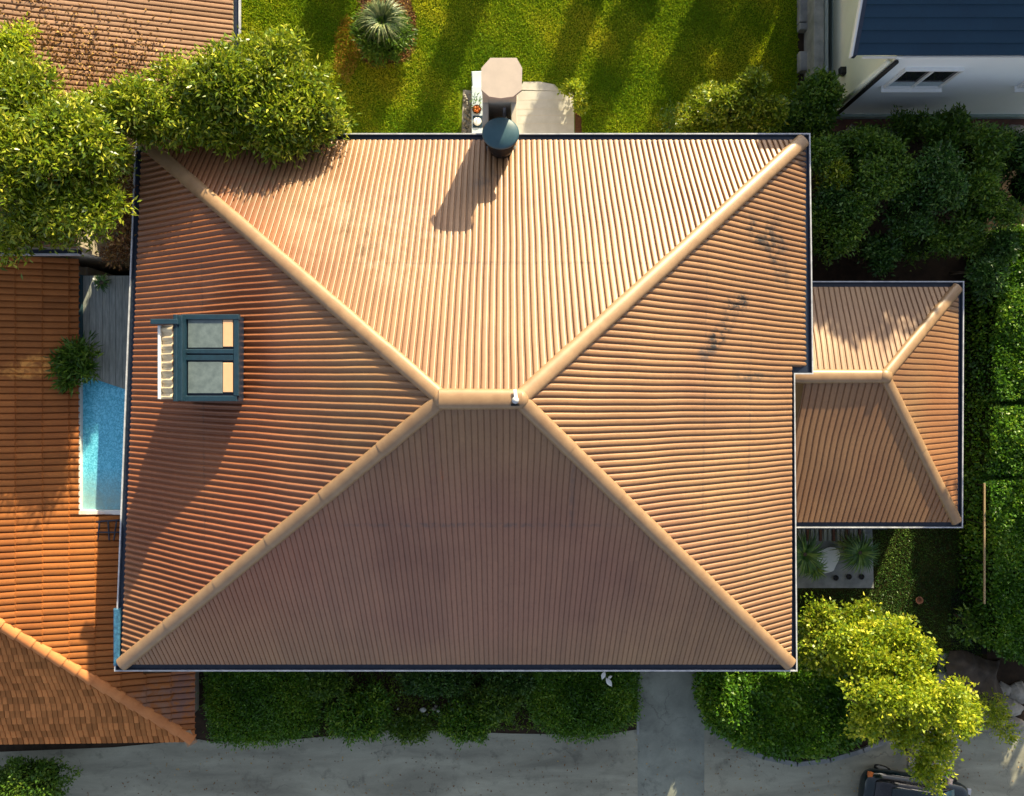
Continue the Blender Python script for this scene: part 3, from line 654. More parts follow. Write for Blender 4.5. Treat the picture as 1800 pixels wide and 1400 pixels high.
MB().tube([(bx0 + .05, by0 - .09, HW - .05), (bx0 + .05, by0 - .09, .36)], .075, 8).build('downpipe', M['black'], wh, True)
MB().tube([(bx0 - .14, by0 + .02, HW - .25), (bx0 - .14, by0 + .02, 1.2)], .09, 8).build('corner_pipe', M['cream'], wh, True)
def wwin(pxa, pxb, pya, pyb):     # window on the south wall, solved from its pixels
    Y = by0; zb = H - Y * F / (NY - pyb); ztp = H - Y * F / (NY - pya); xa = (pxa - NX) * (H - zb) / F; xb = (pxb - NX) * (H - zb) / F
    return (xa + xb) / 2, (zb + ztp) / 2, xb - xa, ztp - zb
cx, cz, w_, h_ = wwin(1553, 1652, 119, 151)
wo = window(wh, cx, by0 - .002, cz, 1, 0, w_, h_, 1, M['rimwhite'], .12)
MB().box(cx - w_ / 2 + .08, cx + w_ / 2 - .08, by0 - .040, by0 - .034, cz - h_ / 2 + .075, cz - h_ / 2 + .45).build('net_curtain', simple('net_curtain', (.45, .52, .55), (.35, .42, .45), 8, .8, 0), wo)
cx2 = cx + (1790 - 1553) * (H - cz + h_ / 2) / F + .0
wo = window(wh, cx2 - .05, by0 - .002, cz, 1, 0, w_, h_, 1, M['rimwhite'], .12)

# concrete wall strips, path beside the white house
q = MB(); a = W(1431, 128, 1.2); b_ = W(1449, -400, 1.2); q.box(a[0], b_[0], a[1], b_[1], -.1, 1.2, bev=.03); o = q.build('garden_wall', M['concrete']); tag(o, 'grey concrete garden wall running beside the white house', 'wall')
q = MB(); a = W(1451, 128, 1.0); b_ = W(1458, -400, 1.0); q.box(a[0], b_[0], a[1], b_[1], -.1, .9, bev=.02); o = q.build('low_wall', simple('blue_grey', (.35, .42, .45), (.28, .34, .37), 2, .8)); tag(o, 'narrow pale blue grey rail wall against the cream gable', 'wall')
for i, (y0, y1) in enumerate([(-60, 38), (40, 52), (90, 124)]):
    q = MB(); a = W(1406, y1, .4); b_ = W(1429, y0, .4); q.box(a[0], b_[0], a[1], b_[1], -.05, .4, random.uniform(-.01, .01), .03); o = q.build('concrete_block', M['concrete'])
    tag(o, ['long concrete slab at the top edge by the lawn', 'short concrete block at the end of the long slab by the lawn', 'pale concrete trough at the foot of the garden wall'][i], 'block', 'concrete blocks along the lawn edge')
sheet('soil_strip', [(1402, -300), (1462, -300), (1462, 165), (1402, 165)], .004, M['soil'])
x, y = W(1445, 133, .9)
q = MB(); q.prism([(x - .30, y - .45), (x + .28, y - .4), (x + .28, y + .35), (x - .2, y + .42), (x - .33, y + .1)], .0, .75); q.add([(x - .3, y - .45, .75), (x + .28, y - .4, .75), (x + .2, y + .3, 1.05), (x - .2, y + .42, .95)], [(0, 1, 2, 3)])
o = q.build('storage_box', simple('blue_tarp', (.42, .50, .58), (.26, .33, .40), 2, .6)); tag(o, 'crumpled pale blue cover over a box at the corner of the cream gable', 'cover')
MB().box(x + .45, x + .75, y - .25, y + .05, 1.4, 1.75, bev=.04).build('wall_lamp', M['black'], wh)

# ================================================================== LEFT NEIGHBOURS
# terracotta house
EZ = 2.6; CX, CY = W(345, 1303, EZ); SL = .33
hipT = (-25.0, CY + 10.3, EZ + (25 + CX) * SL)
oh = thing('terracotta_house', 'long house with orange terracotta tile roof along the left edge', 'house', (-20, -5, 0))
Yn = W(100, 452, 4.3)[1]
xj1 = W(205, 1172, 3.2); yA = W(352, 1176, 2.7)[1]; yB = W(135, 906, 3.9)[1]
def v0f(t): 
    Y = CY + t
    if Y < yA: return 0
    if Y < yB: return 1.75
    return 3.82
e1 = slope((CX, CY), (CX, Yn), [hipT, (hipT[0], Yn, hipT[2])], EZ, hipT[2], .238, .10, 0, course=.83, cstep=.05, prof=PHT, wob=.01, v0=v0f, z_of=lambda x, y: EZ + (CX - x) * SL)
e2 = slope((-40, CY - .35), (CX, CY), [(-40, hipT[1], hipT[2]), hipT], EZ, hipT[2], .20, .06, -.10, 20, course=.30, cstep=.045, wob=.05, prof=PHS)
orf = join_slopes('roof', [e1], M['terra'], oh)
ors = join_slopes('roof', [e2], M['terra_old'], oh); tag(ors, 'mossy weathered brown tiles of the street side slope')
capstrip('ridge_cap', (CX - .1, CY + .08, EZ + .10), Vector(hipT) + Vector((0, 0, .10)), .42, .2, simple('ridge_tile', (.58, .23, .08), (.46, .17, .06), 1.5, .8, .3), orf, 10, tiles=.62, flare=.18)
q = MB(); x, y = CX - .05, CY + .05; q.add([(x - .5, y + .42, EZ + .32), (x - .1, y + .45, EZ + .2), (x + .12, y - .05, EZ + .12), (x - .22, y - .22, EZ + .16)], [(3, 2, 1, 0)]); q.add([(x - .5, y + .42, EZ + .26), (x - .1, y + .45, EZ + .14), (x + .12, y - .05, EZ + .06), (x - .22, y - .22, EZ + .1)], [(0, 1, 2, 3)]); q.build('hip_end_cap', M['cap'], orf)
MB().prism([(-40, CY + .3), (CX - .85, CY + .3), (CX - .85, yA - .1), (CX - 2.2, yA - .1), (CX - 2.2, yB - .1), (CX - 4.2, yB - .1), (CX - 4.2, Yn - .1), (-40, Yn - .1)], -.1, EZ - .04).build('wall', M['pale'], oh)
MB().box(-24, CX - 4.3, yB, Yn - .15, EZ - .03, EZ + SL * 3.4).build('upper_wall', M['pale'], oh)

# tan tile house, top left
tz = 4.6; tx = W(411, 100, tz)[0]; ty0 = W(411, 205, tz)[1]
ty_low = W(100, 436, 6.2)[1]
th_ = thing('tan_roof_house', 'house under a pale tan ribbed tile roof in the upper left corner', 'house', (-18, 14, 0))
t1 = slope((tx, ty_low), (tx, 34), [(-27, ty_low, tz + (27 + tx) * .3), (-27, 34, tz + (27 + tx) * .3)], tz, 0, .180, .075, .0, course=3.4, cstep=.03, wob=.01,
           v0=lambda t: 0 if ty_low + t > ty0 else 4.9, z_of=lambda x, y: tz + (tx - x) * .3)
tr = join_slopes('roof', [t1], M['tan'], th_)
MB().box(tx - .02, tx + .22, ty0, 34, tz - .12, tz - .02).build('gutter', M['navy'], th_); MB().box(tx + .19, tx + .26, ty0, 34, tz - .02, tz + .06).build('gutter_lip', M['rim'], th_.children[-1])
MB().prism([(tx - 1.5, ty0 + .3), (tx - 1.5, 34), (-27, 34), (-27, ty_low + .1), (tx - 5.3, ty_low + .1), (tx - 5.3, ty0 + .3)], -.1, tz - .15).build('wall', M['pale'], th_)
MB().box(-27, tx - 5.2, ty_low + .02, ty_low + .2, tz - .14, tz + 1.0).build('end_wall', M['pale'], th_)
q = MB(); q.box(-27, tx - 4.9, ty_low - .16, ty_low - .02, tz + 1.2, tz + 1.42); q.build('south_gutter', M['navy'], th_)
q = MB(); q.box(-27, tx - 4.9, ty_low - .21, ty_low - .165, tz + 1.2, tz + 1.45); q.build('south_gutter_lip', M['rim'], th_)
# fallen leaves on the tan roof
n = 3600; q_ = np.column_stack([RNG.normal(0, 1, n), RNG.normal(0, 1, n)])
pcx, pcy = W(150, 100, 6.3); ang = -.45; xs = pcx + q_[:, 0] * 2.1; ys = pcy + q_[:, 1] * .9 + (xs - pcx) * ang * .6
Vl = leaves(np.column_stack([xs, ys, tz + (tx - xs) * .3 + .08]), np.zeros((n, 3)) + np.array([0, 0, .1]), .12, .07, 1, 1)
o = mkquads('fallen_leaves', Vl[(xs < tx - .2) & (ys < 17)], M['leafy_brown'], None, RNG.random(n)[(xs < tx - .2) & (ys < 17)]); tag(o, 'dry brown and yellow leaves lying on the tan tile roof', 'leaves', None, 'stuff')

# terrace, deck, pool
TZ = 3.55
def trb(x0, y0, x1, y1, z0, z1, mb=None):
    p = W(x0, y1, z1); q = W(x1, y0, z1); (mb or MB()); mb.box(p[0], q[0], p[1], q[1], z0, z1); return mb
a = W(137, 905, TZ); b_ = W(240, 484, TZ)
o = MB().box(a[0] + .02, -13.35, a[1] + .02, b_[1], -.1, TZ - .32).build('terrace', M['pale']); tag(o, 'raised terrace block between the orange roof and the big house', 'terrace')
dk = thing('deck', 'weathered grey timber deck above the blue pool', 'deck', (*W(190, 590, TZ), TZ))
dy0 = W(150, 700, TZ)[1]; dy1 = b_[1]
nb = 11; xw0 = W(146, 600, TZ)[0]
for i in range(nb):
    xa = xw0 + (-13.36 - xw0) * i / nb; xb = xw0 + (-13.36 - xw0) * (i + 1) / nb - .012
    f = (i + .5) / nb; yb_ = W(165, 662, TZ)[1] * (1 - f) + W(225, 700, TZ)[1] * f
    ff = (xa - xw0) / (-13.36 - xw0); g2 = (xb - xw0) / (-13.36 - xw0); y_a = W(165, 660, TZ)[1] + (W(225, 702, TZ)[1] - W(165, 660, TZ)[1]) * ff * 1.0; y_b = W(165, 660, TZ)[1] + (W(225, 702, TZ)[1] - W(165, 660, TZ)[1]) * g2 * 1.0
    MB().prism([(xa, y_a), (xb, y_b), (xb, dy1 - .02), (xa, dy1 - .02)], TZ - .06, TZ + random.uniform(0, .006)).build('board', M['wood_grey'], dk)
q = MB(); q.box(xw0 - .16, xw0 - .02, W(0, 660, TZ)[1], dy1, TZ - .2, TZ + .05); q.build('side_beam', M['teal'], dk)
pool = thing('swimming_pool', 'narrow bright blue pool with white rim beside the big roof', 'pool', (*W(180, 780, TZ), TZ))
q = MB(); q.box(W(134, 0, TZ)[0], W(143, 0, TZ)[0], W(0, 905, TZ)[1], W(0, 662, TZ)[1], TZ - .3, TZ + .08, bev=.02); q.box(W(143.2, 0, TZ)[0], -13.37, W(0, 905, TZ)[1], W(0, 897, TZ)[1], TZ - .3, TZ + .08, bev=.02); q.build('pool_rim', M['rimwhite'], pool)
q = MB(); q.box(W(130, 0, TZ)[0], W(133.7, 0, TZ)[0], W(0, 906, TZ)[1], W(0, 660, TZ)[1], TZ - .3, TZ + .02); q.build('outer_edge', M['black'], pool)
Vw = [(W(143.4, 0, TZ)[0], W(0, 896.8, TZ)[1], TZ - .10), (-13.38, W(0, 896.8, TZ)[1], TZ - .10), (-13.38, W(0, 652, TZ)[1], TZ - .10), (W(143.4, 0, TZ)[0], W(0, 652, TZ)[1], TZ - .10)]
mk('water', Vw, [(0, 1, 2, 3)], M['water'], pool)
# railing below the pool
rl = thing('railing', 'thin dark metal railing on the tiles below the pool', 'railing', (*W(190, 930, 3.6), 3.0))
q = MB()
for (xa, ya, xb, yb) in ((162, 918, 215, 914), (162, 918, 160, 954), (162, 936, 215, 936), (175, 916, 172, 950), (190, 916, 192, 950), (205, 916, 200, 950)):
    q.tube([(*W(xa, ya, 3.75), 3.75), (*W(xb, yb, 3.75), 3.75)], .03, 6)
q.build('bars', M['navy'], rl, True)
q = MB(); q.tube([(*W(150, 905, 3.7), 3.62), (*W(158, 912, 3.7), 3.72), (*W(152, 917, 3.7), 3.68)], .035, 6); q.build('hose', M['rim'], rl, True)
q = MB(); q.box(W(158, 0, 3.4)[0], -13.9, W(0, 955, 3.4)[1], W(0, 908, 3.4)[1], 2.9, 3.5); q.build('base', M['black'], rl)
# small things on the deck
o = MB().tube([(*W(166, 490, TZ), TZ + .08), (*W(168, 500, TZ), TZ + .1), (*W(174, 508, TZ), TZ + .08), (*W(170, 498, TZ), TZ + .09)], .035, 8).build('hose_coil', M['rim'], None, True); tag(o, 'pale hose loop lying on the top end of the deck', 'hose')
rosette('potted_plant', 'little dark plant at the top of the grey deck beside the hose', 'plant', 178, 497, TZ + .25, .32, 60, 'deep', .06, zb=TZ)
# fern over the pool corner
tree('feathery_bush', 'dark green feathery bush hanging over the pool corner', 'bush', [(132, 622, 4.3, 26, 22, .5), (118, 640, 4.2, 20, 20, .4), (146, 642, 4.3, 20, 22, .4), (126, 668, 4.1, 16, 16, .4)], 1500, .34, .075, 'green', base=W(128, 640, 3.6), r0=.05, clump=.2, jag=.3, shell=.3)

# ================================================================== PATIO
sheet('patio', [(907, 160), (1009, 160), (1010, 330), (907, 330)], .05, M['patio'], .08)
q = MB(); q.prism([W(920, 144, .06), W(950, 144, .06), W(975, 149, .06), W(985, 160, .06), W(912, 158, .06)], -.02, .06); o = q.build('patio_step', M['patio']); o['kind'] = 'structure'
for i, yy in enumerate((176, 192, 203, 218)):      # slab joints
    p = W(907, yy, .05); r2 = W(1009, yy - 1, .05); o = MB().box(p[0], r2[0], p[1] - .008, p[1] + .008, .046, .054).build('slab_joint', M['pale']); o['kind'] = 'structure'
sheet('stone_border', [(814, 158), (832, 160), (830, 330), (808, 330)], .02, M['stone'], .05)
sheet('earth_border', [(1011, 190), (1022, 192), (1024, 330), (1011, 330)], .015, M['mulch'])
for i in range(26):
    px = random.uniform(815, 829); py = 165 + i * 3.1; x, y = W(px, py, .1); s_ = random.uniform(.05, .10)
    o = MB().lathe(x, y, [(s_ * .9, .02), (s_, .07), (s_ * .6, .12), (.01, .14)], 7, 1, random.uniform(.7, 1.2)).build('stone', M['stone'], None, True)
    tag(o, 'small grey stone in the border strip left of the chimney', 'stone', 'stones in the border left of the chimney')
ct = thing('outdoor_counter', 'pale blue counter with basin against the back wall left of the chimney', 'counter', (*W(840, 215, .9), 0))
mct = simple('pale_blue_paint', (.55, .63, .68), (.45, .53, .60), 2, .6, .05)
p = W(829, 330, .9); r2 = W(850, 152, .9); MB().box(p[0], r2[0], p[1], r2[1], 0, .9, bev=.02).build('worktop', mct, ct)
p = W(831, 224, .96); r2 = W(848, 203, .96); q = MB(); q.box(p[0], r2[0], p[1], r2[1], .902, .915); q.build('basin', M['bluem'], ct)
x, y = W(839, 214, .96); MB().lathe(x, y, [(.16, .916), (.17, .97), (.12, .99), (.02, 1.0)], 14).build('bowl', M['rimwhite'], ct, True)
x, y = W(838, 192, 1.0)
bk = thing('fruit_basket', 'wicker basket with orange fruit and dark leaves on the pale blue counter', 'basket', (x, y, .9))
MB().lathe(x, y, [(.15, .9), (.19, .98), (.17, .985), (.13, .92)], 14).build('basket', M['mulch'], bk, True)
for k in range(5): MB().lathe(x + .08 * math.cos(k * 1.25), y + .08 * math.sin(k * 1.25), [(.02, .93), (.06, .96), (.065, 1.0), (.03, 1.04)], 8).build('fruit', M['orangelamp'], bk, True)
V_, var_ = lobe_leaves([(x + .03, y + .2, 1.05, .12, .16, .1)], 60, .14, .05); mkquads('leaves', V_, LM['deep'], bk, var_)
x, y = W(842, 137, .6); o = MB().box(x - .30, x + .30, y - .55, y + .38, .25, .34, .05, .03).build('lounger_board', mct); 
lg = thing('sun_lounger', 'white lounger end showing beyond the beige chimney cap on the lawn', 'lounger', (x, y, 0)); o.name = 'seat'; o.parent = lg; o.data.transform(Matrix.Translation((-x, -y, 0)))
q = MB()
for (dx, dy) in ((-.25, -.4), (.25, -.4), (-.25, .3), (.25, .3)): MB().box(x + dx - .03, x + dx + .03, y + dy - .03, y + dy + .03, 0, .25).build('leg', mct, lg)
tree('shrub', 'small bright yellow green shrub at the right corner of the patio', 'shrub', [(1005, 158, .5, 16, 11, .4), (1018, 178, .5, 11, 16, .35), (1021, 195, .4, 6, 9, .3)], 1500, .13, .08, 'yellow', r0=.03, clump=.16, jag=.2)

# spiky shrub + mulch bed
sheet('mulch_bed', [(628, -8), (700, -20), (728, 10), (732, 50), (722, 95), (690, 120), (655, 120), (628, 95), (620, 40)], .012, M['mulch'])
scatter('dry_grass', 'dry orange brown grass patch left of the spiky shrub', [(610, 25), (625, 40), (632, 110), (612, 150), (588, 120), (590, 60)], 2300, .13, .035, 'dry', up=.8)
o = scatter('dry_mulch_litter', 'dry brown litter round the spiky shrub', [(628, -8), (700, -20), (728, 10), (738, 50), (726, 98), (694, 122), (652, 122), (622, 98)], 3600, .12, .04, 'dry', up=.2)
o.data.materials[0] = M['leafy_brown']
rosette('spiky_shrub', 'spiky grey green shrub standing in a round mulch bed on the lawn', 'shrub', 672, 38, 1.35, 1.05, 420, 'spiky', .075, tall=.9)
t_ = tree('round_shrub', 'dark leafy base bush around the spiky shrub', 'shrub', [(672, 66, .8, 42, 42, .75), (650, 55, .7, 26, 26, .6), (695, 60, .7, 28, 30, .6)], 6000, .26, .06, 'green', r0=.05, core=.7, clump=.2, jag=.1)

# ================================================================== TREES
tree('leafy_tree', 'bright green tree overhanging the top edge of the brown roof', 'tree',
     [(430, 170, 6.4, 105, 88, 1.1), (520, 195, 5.9, 84, 62, 1.0), (345, 190, 6.2, 76, 66, 1.0), (480, 120, 6.2, 66, 46, .9), (570, 215, 5.7, 44, 34, .7), (400, 240, 6.3, 92, 34, .55), (310, 225, 6.2, 60, 36, .6), (520, 245, 6.2, 60, 26, .5)], 31000, .23, .075, 'bright', base=W(440, 120, 2), r0=.28, clump=.42, subl=1, shell=.45, group='trees over the upper left roofs')
tree('leafy_tree', 'bright green tree spread over the lower left of the tan roof', 'tree',
     [(85, 300, 7.6, 125, 100, 1.6), (60, 190, 7.4, 85, 65, 1.2), (120, 390, 7.0, 105, 62, 1.3), (20, 130, 7.2, 50, 55, 1.0), (40, 400, 6.9, 60, 55, 1.1), (178, 335, 6.7, 38, 74, 1.1), (15, 95, 7.0, 40, 40, .8)], 29000, .23, .075, 'bright', base=W(60, 440, 3), r0=.3, clump=.42, subl=1, shell=.42, group='trees over the upper left roofs')
tree('leafy_tree', 'green middle tree between the two larger crowns at the roof corner', 'tree',
     [(220, 190, 6.9, 84, 50, 1.0), (170, 250, 7.0, 66, 66, 1.1), (270, 205, 6.4, 68, 54, .9), (202, 275, 6.3, 26, 40, .8)], 14000, .23, .075, 'bright', base=W(250, 330, 3), r0=.2, clump=.42, subl=1, shell=.45, group='trees over the upper left roofs')
tree('yellowing_shrub', 'small yellow green branch tuft on the tan roof edge at far left', 'shrub', [(25, 85, 7.4, 30, 24, .5), (40, 60, 7.3, 14, 12, .3)], 900, .2, .08, 'yellow', base=W(15, 110, 3), r0=.08, clump=.3)

tree('bush', 'light green glossy bush behind the upper right eave', 'bush', [(1285, 195, 2.6, 62, 42, 1.3), (1310, 175, 2.8, 42, 34, 1.1), (1340, 205, 2.4, 38, 34, 1.1)], 15000, .17, .08, 'bright', r0=.1, clump=.28, core=.55, subl=1)
tree('bush', 'yellow green bush left of the glossy bush at the lawn corner', 'bush', [(1225, 210, 1.9, 34, 34, 1.0), (1240, 180, 1.8, 24, 22, .8)], 6000, .15, .07, 'bright', r0=.07, clump=.25, core=.5)
tree('bush', 'tall green bush against the corner of the white house', 'bush', [(1435, 175, 2.3, 32, 36, 1.3), (1425, 215, 2.2, 36, 28, 1.0)], 9000, .16, .08, 'green', r0=.08, clump=.25, core=.6)
tree('bush', 'green bush between the glossy bush and the house corner bush', 'bush', [(1385, 215, 1.9, 44, 26, 1.0), (1360, 228, 1.8, 34, 18, .8)], 7000, .15, .08, 'green', r0=.08, clump=.25, core=.6)
tree('wispy_plant', 'thin wispy weed at the lawn edge left of the bushes', 'plant', [(1180, 215, .7, 16, 24, .6)], 260, .22, .04, 'green', r0=.02, clump=.3, jag=.3)
G = 'dense shrubs in the dark garden right of the roof'
spec = [([(1470, 275, 3.2, 58, 42, 1.2), (1510, 255, 3.0, 44, 34, 1.0)], 13000, 'green', 'green shrub right beside the upper right roof corner'),
 ([(1460, 315, 3.2, 28, 26, .9)], 3200, 'bright', 'yellowish shrub against the right gutter'),
 ([(1540, 310, 3.4, 64, 48, 1.3), (1500, 350, 3.2, 52, 42, 1.2)], 15000, 'green', 'dark shrub in the middle of the shaded garden'),
 ([(1455, 420, 2.8, 42, 48, 1.2)], 8000, 'green', 'shrub above the annex roof beside the long gutter'),
 ([(1455, 370, 2.8, 38, 42, 1.2)], 7000, 'deep', 'dark narrow shrub along the long right gutter'),
 ([(1620, 330, 3.4, 56, 50, 1.4), (1590, 370, 3.0, 44, 42, 1.2)], 14000, 'deep', 'dark round shrub near the white house step'),
 ([(1700, 280, 3.2, 60, 46, 1.3), (1660, 250, 2.6, 44, 32, 1.0)], 14000, 'green', 'shrub growing below the white wall on the right'),
 ([(1770, 270, 3.2, 48, 54, 1.3), (1810, 330, 3.0, 50, 60, 1.2)], 13000, 'deep', 'dark shrub at the right edge below the white wall'),
 ([(1720, 350, 3.2, 62, 48, 1.3)], 12000, 'green', 'broad dark shrub above the clipped hedge'),
 ([(1610, 430, 2.3, 46, 36, 1.0), (1670, 420, 2.4, 44, 38, 1.0)], 8500, 'green', 'low dark shrub just above the annex roof'),
 ([(1545, 440, 2.0, 38, 34, .9)], 4500, 'deep', 'small low shrub in the darkest corner by the annex'),
 ([(1590, 225, 1.6, 26, 20, .8)], 2600, 'green', 'little shrub at the foot of the white wall'),
 ([(1655, 225, 1.7, 30, 24, .9)], 3200, 'green', 'bushy sprig climbing the foot of the white wall'),
 ([(1535, 240, 1.5, 22, 18, .7)], 2000, 'green', 'light tufted shrub by the grey stone slab'),
 ([(1735, 480, 2.6, 30, 60, 1.2)], 6000, 'deep', 'dark bush between the annex corner and the hedge')]
for (lb, n, mt, lab) in spec: tree('garden_shrub', lab, 'shrub', lb, int(n * .85), .17, .07, mt, r0=.08, group=G, clump=.28, core=.62, jag=.22, subl=1)

# hedges ----------------------------------------------------------------
def hedge(kind, label, lobes, n, mat, L=.09, Wd=.06, group=None, core=.9, jag=.05):
    return tree(kind, label, 'hedge', lobes, n, L, Wd, mat, r0=0, group=group, core=core, clump=.12, per=7, shell=.9, jag=jag, crown='foliage')
def boxhedge(kind, label, poly, h, n, mat, L=.10, Wd=.07, group=None, rough=.14, dome=.25):
    """clipped hedge over a polygon (pixels at hedge top height)"""
    P = np.array([W(x, y, h) for x, y in poly]); lo, hi = P.min(0), P.max(0); c0 = P.mean(0)
    t_ = thing(kind, label, 'hedge', (c0[0], c0[1], 0), group)
    def inside(q):
        ins = np.zeros(len(q), bool); j = len(P) - 1
        for i in range(len(P)):
            ins ^= ((P[i, 1] > q[:, 1]) != (P[j, 1] > q[:, 1])) & (q[:, 0] < (P[j, 0] - P[i, 0]) * (q[:, 1] - P[i, 1]) / (P[j, 1] - P[i, 1] + 1e-12) + P[i, 0]); j = i
        return ins
    def edged(q):
        d = np.full(len(q), 9e9); j = len(P) - 1
        for i in range(len(P)):
            a, b2 = P[j], P[i]; ab = b2 - a; s_ = np.clip(((q - a) @ ab) / (ab @ ab + 1e-12), 0, 1); d = np.minimum(d, np.linalg.norm(q - a - s_[:, None] * ab, axis=1)); j = i
        return d
    def top(q):
        e = np.minimum(edged(q) / dome, 1) if dome else 1
        return h * (1 - .45 * (1 - e) ** 2) + rough * (np.sin(q[:, 0] * 2.1 + q[:, 1] * 1.3) + np.sin(q[:, 1] * 2.7 - q[:, 0]) * .7 + .6 * np.sin(q[:, 0] * 5.3) * np.sin(q[:, 1] * 4.7))
    q = RNG.uniform(lo, hi, (n * 3, 2)); q = q[inside(q)][:n]
    c = np.column_stack([q, top(q) + RNG.normal(0, .05, len(q))]); o = np.zeros((len(q), 3)); o[:, 2] = .6
    # sides
    sd = []; j = len(P) - 1; m_ = n // 3; per = sum(np.linalg.norm(P[i] - P[i - 1]) for i in range(len(P)))
    for i in range(len(P)):
        k = int(m_ * np.linalg.norm(P[i] - P[j]) / per); s_ = RNG.random(k); pp = P[j] + s_[:, None] * (P[i] - P[j]) + RNG.normal(0, .07 + rough * .4, (k, 2)); zz = RNG.random(k) ** .8 * h * .8
        sd.append(np.column_stack([pp, zz])); j = i
    sd = np.concatenate(sd); o2 = np.column_stack([(sd[:, :2] - c0) / (np.linalg.norm(sd[:, :2] - c0, axis=1)[:, None] + .01), np.full(len(sd), .3)])
    c = np.concatenate([c, sd]); o = np.concatenate([o, o2])
    var = np.clip(.42 + .2 * np.sin(c[:, 0] * 1.9 + np.sin(c[:, 1] * 1.1)) * np.sin(c[:, 1] * 1.4) + RNG.normal(0, .2, len(c)), 0, 1)
    mkquads('foliage', leaves(c, o, L, Wd, .8, .6), LM[mat], t_, var)
    # inner body
    g = 26; xs = np.linspace(lo[0], hi[0], g); ys = np.linspace(lo[1], hi[1], g); V = []; Fc = []
    grid = np.array([[x, y] for y in ys for x in xs]); ins = inside(grid) & (edged(grid) > .08); tz_ = top(grid) - .10
    for i, p in enumerate(grid): V.append((p[0], p[1], tz_[i] if ins[i] else .01))
    for jj in range(g - 1):
        for ii in range(g - 1):
            a = jj * g + ii; ids = [a, a + 1, a + g + 1, a + g]
            if any(ins[k] for k in ids): Fc.append(ids)
    mk('inner_twigs', V, Fc, M['twigs'], t_)
    return t_
GH = 'clipped hedge lengths along the right edge'
boxhedge('hedge', 'clipped bright hedge length at the right edge nearest the shaded shrubs', [(1762, 405), (1900, 380), (1900, 708), (1740, 706), (1746, 520)], 2.1, 20000, 'hedge', group=GH, L=.13, Wd=.09, rough=.09, dome=.16)
boxhedge('hedge', 'middle clipped hedge length at the right edge beside the annex', [(1738, 712), (1900, 706), (1900, 842), (1738, 838), (1734, 780)], 2.05, 9000, 'hedge', group=GH, L=.13, Wd=.09, rough=.09, dome=.16)
boxhedge('hedge', 'long lower clipped hedge at the right edge beside the side yard', [(1732, 845), (1770, 840), (1900, 842), (1900, 1180), (1800, 1165), (1750, 1130), (1738, 980)], 2.05, 24000, 'hedge', group=GH, L=.13, Wd=.09, rough=.09, dome=.16)
p = W(1731, 1062, 2.1); r2 = W(1733, 850, 2.1); fc = thing('fence', 'thin pale timber rail on posts along the foot of the right hedge', 'fence', (p[0], p[1], 0)); mpb = simple('pale_board', (.42, .30, .17), (.34, .24, .14), 3, .8)
MB().box(p[0] - .03, p[0] + .02, p[1], r2[1], 2.04, 2.12).build('rail', mpb, fc)
for k in range(4): yk = p[1] + .05 + (r2[1] - p[1] - .15) * k / 3; MB().box(p[0] - .025, p[0] + .015, yk, yk + .04, 0, 2.035).build('post', M['black'], fc)

boxhedge('hedge', 'wide dark rounded hedge on the island right of the driveway', [(1246, 1178), (1400, 1176), (1402, 1098), (1480, 1110), (1560, 1180), (1560, 1270), (1500, 1315), (1440, 1335), (1370, 1330), (1300, 1308), (1256, 1278), (1240, 1235)], 1.3, 26000, 'hedge', dome=.9, rough=.14, L=.17, Wd=.11)
boxhedge('hedge', 'dense green hedge mound under the lower left of the big roof', [(362, 1165), (548, 1165), (556, 1215), (545, 1290), (500, 1305), (430, 1312), (372, 1305), (360, 1250)], 1.0, 15000, 'hedge', dome=.5, L=.13, Wd=.06, rough=.12)
boxhedge('hedge', 'dense green hedge mound left of the driveway', [(930, 1165), (1118, 1165), (1120, 1262), (1098, 1282), (1040, 1300), (985, 1300), (945, 1275), (925, 1220)], 1.1, 15000, 'hedge', dome=.5, L=.13, Wd=.06, rough=.12)
GB = 'bushes in the front garden strip'
for (lb, n, lab, mt) in [
 ([(628, 1262, .8, 52, 38, .6), (655, 1235, .7, 32, 28, .5)], 6000, 'round green bush next to the dark soil hollow', 'hedge'),
 ([(820, 1268, .8, 46, 34, .6)], 4500, 'round green bush in the middle of the front strip', 'hedge'),
 ([(870, 1235, .9, 38, 30, .6)], 3800, 'leafy bush left of the hedge mound by the driveway', 'green'),
 ([(720, 1280, .5, 34, 20, .4)], 2200, 'low tuft at the road edge below the white stones', 'green'),
 ([(575, 1200, .8, 34, 26, .5)], 2600, 'weedy bush beside the dark soil hollow under the gutter', 'green'),
 ([(770, 1195, .7, 60, 24, .5)], 4200, 'low bush against the house wall under the gutter', 'deep'),
 ([(900, 1195, .8, 42, 22, .5)], 3200, 'small dark bush under the gutter near the hedge mound', 'deep'),
 ([(60, 1368, 1.2, 66, 38, .9), (20, 1385, 1.2, 50, 36, .9)], 8000, 'shaggy green bush in the bottom left corner by the road', 'green')]:
    tree('bush', lab, 'bush', lb, n, .16, .065, mt, r0=.04, group=GB, clump=.22, core=.7, jag=.2)
scatter('weeds', 'thin grass and weeds on the front garden soil', [(545, 1168), (930, 1168), (940, 1282), (700, 1286), (560, 1300)], 9000, .16, .04, 'green', up=.6)
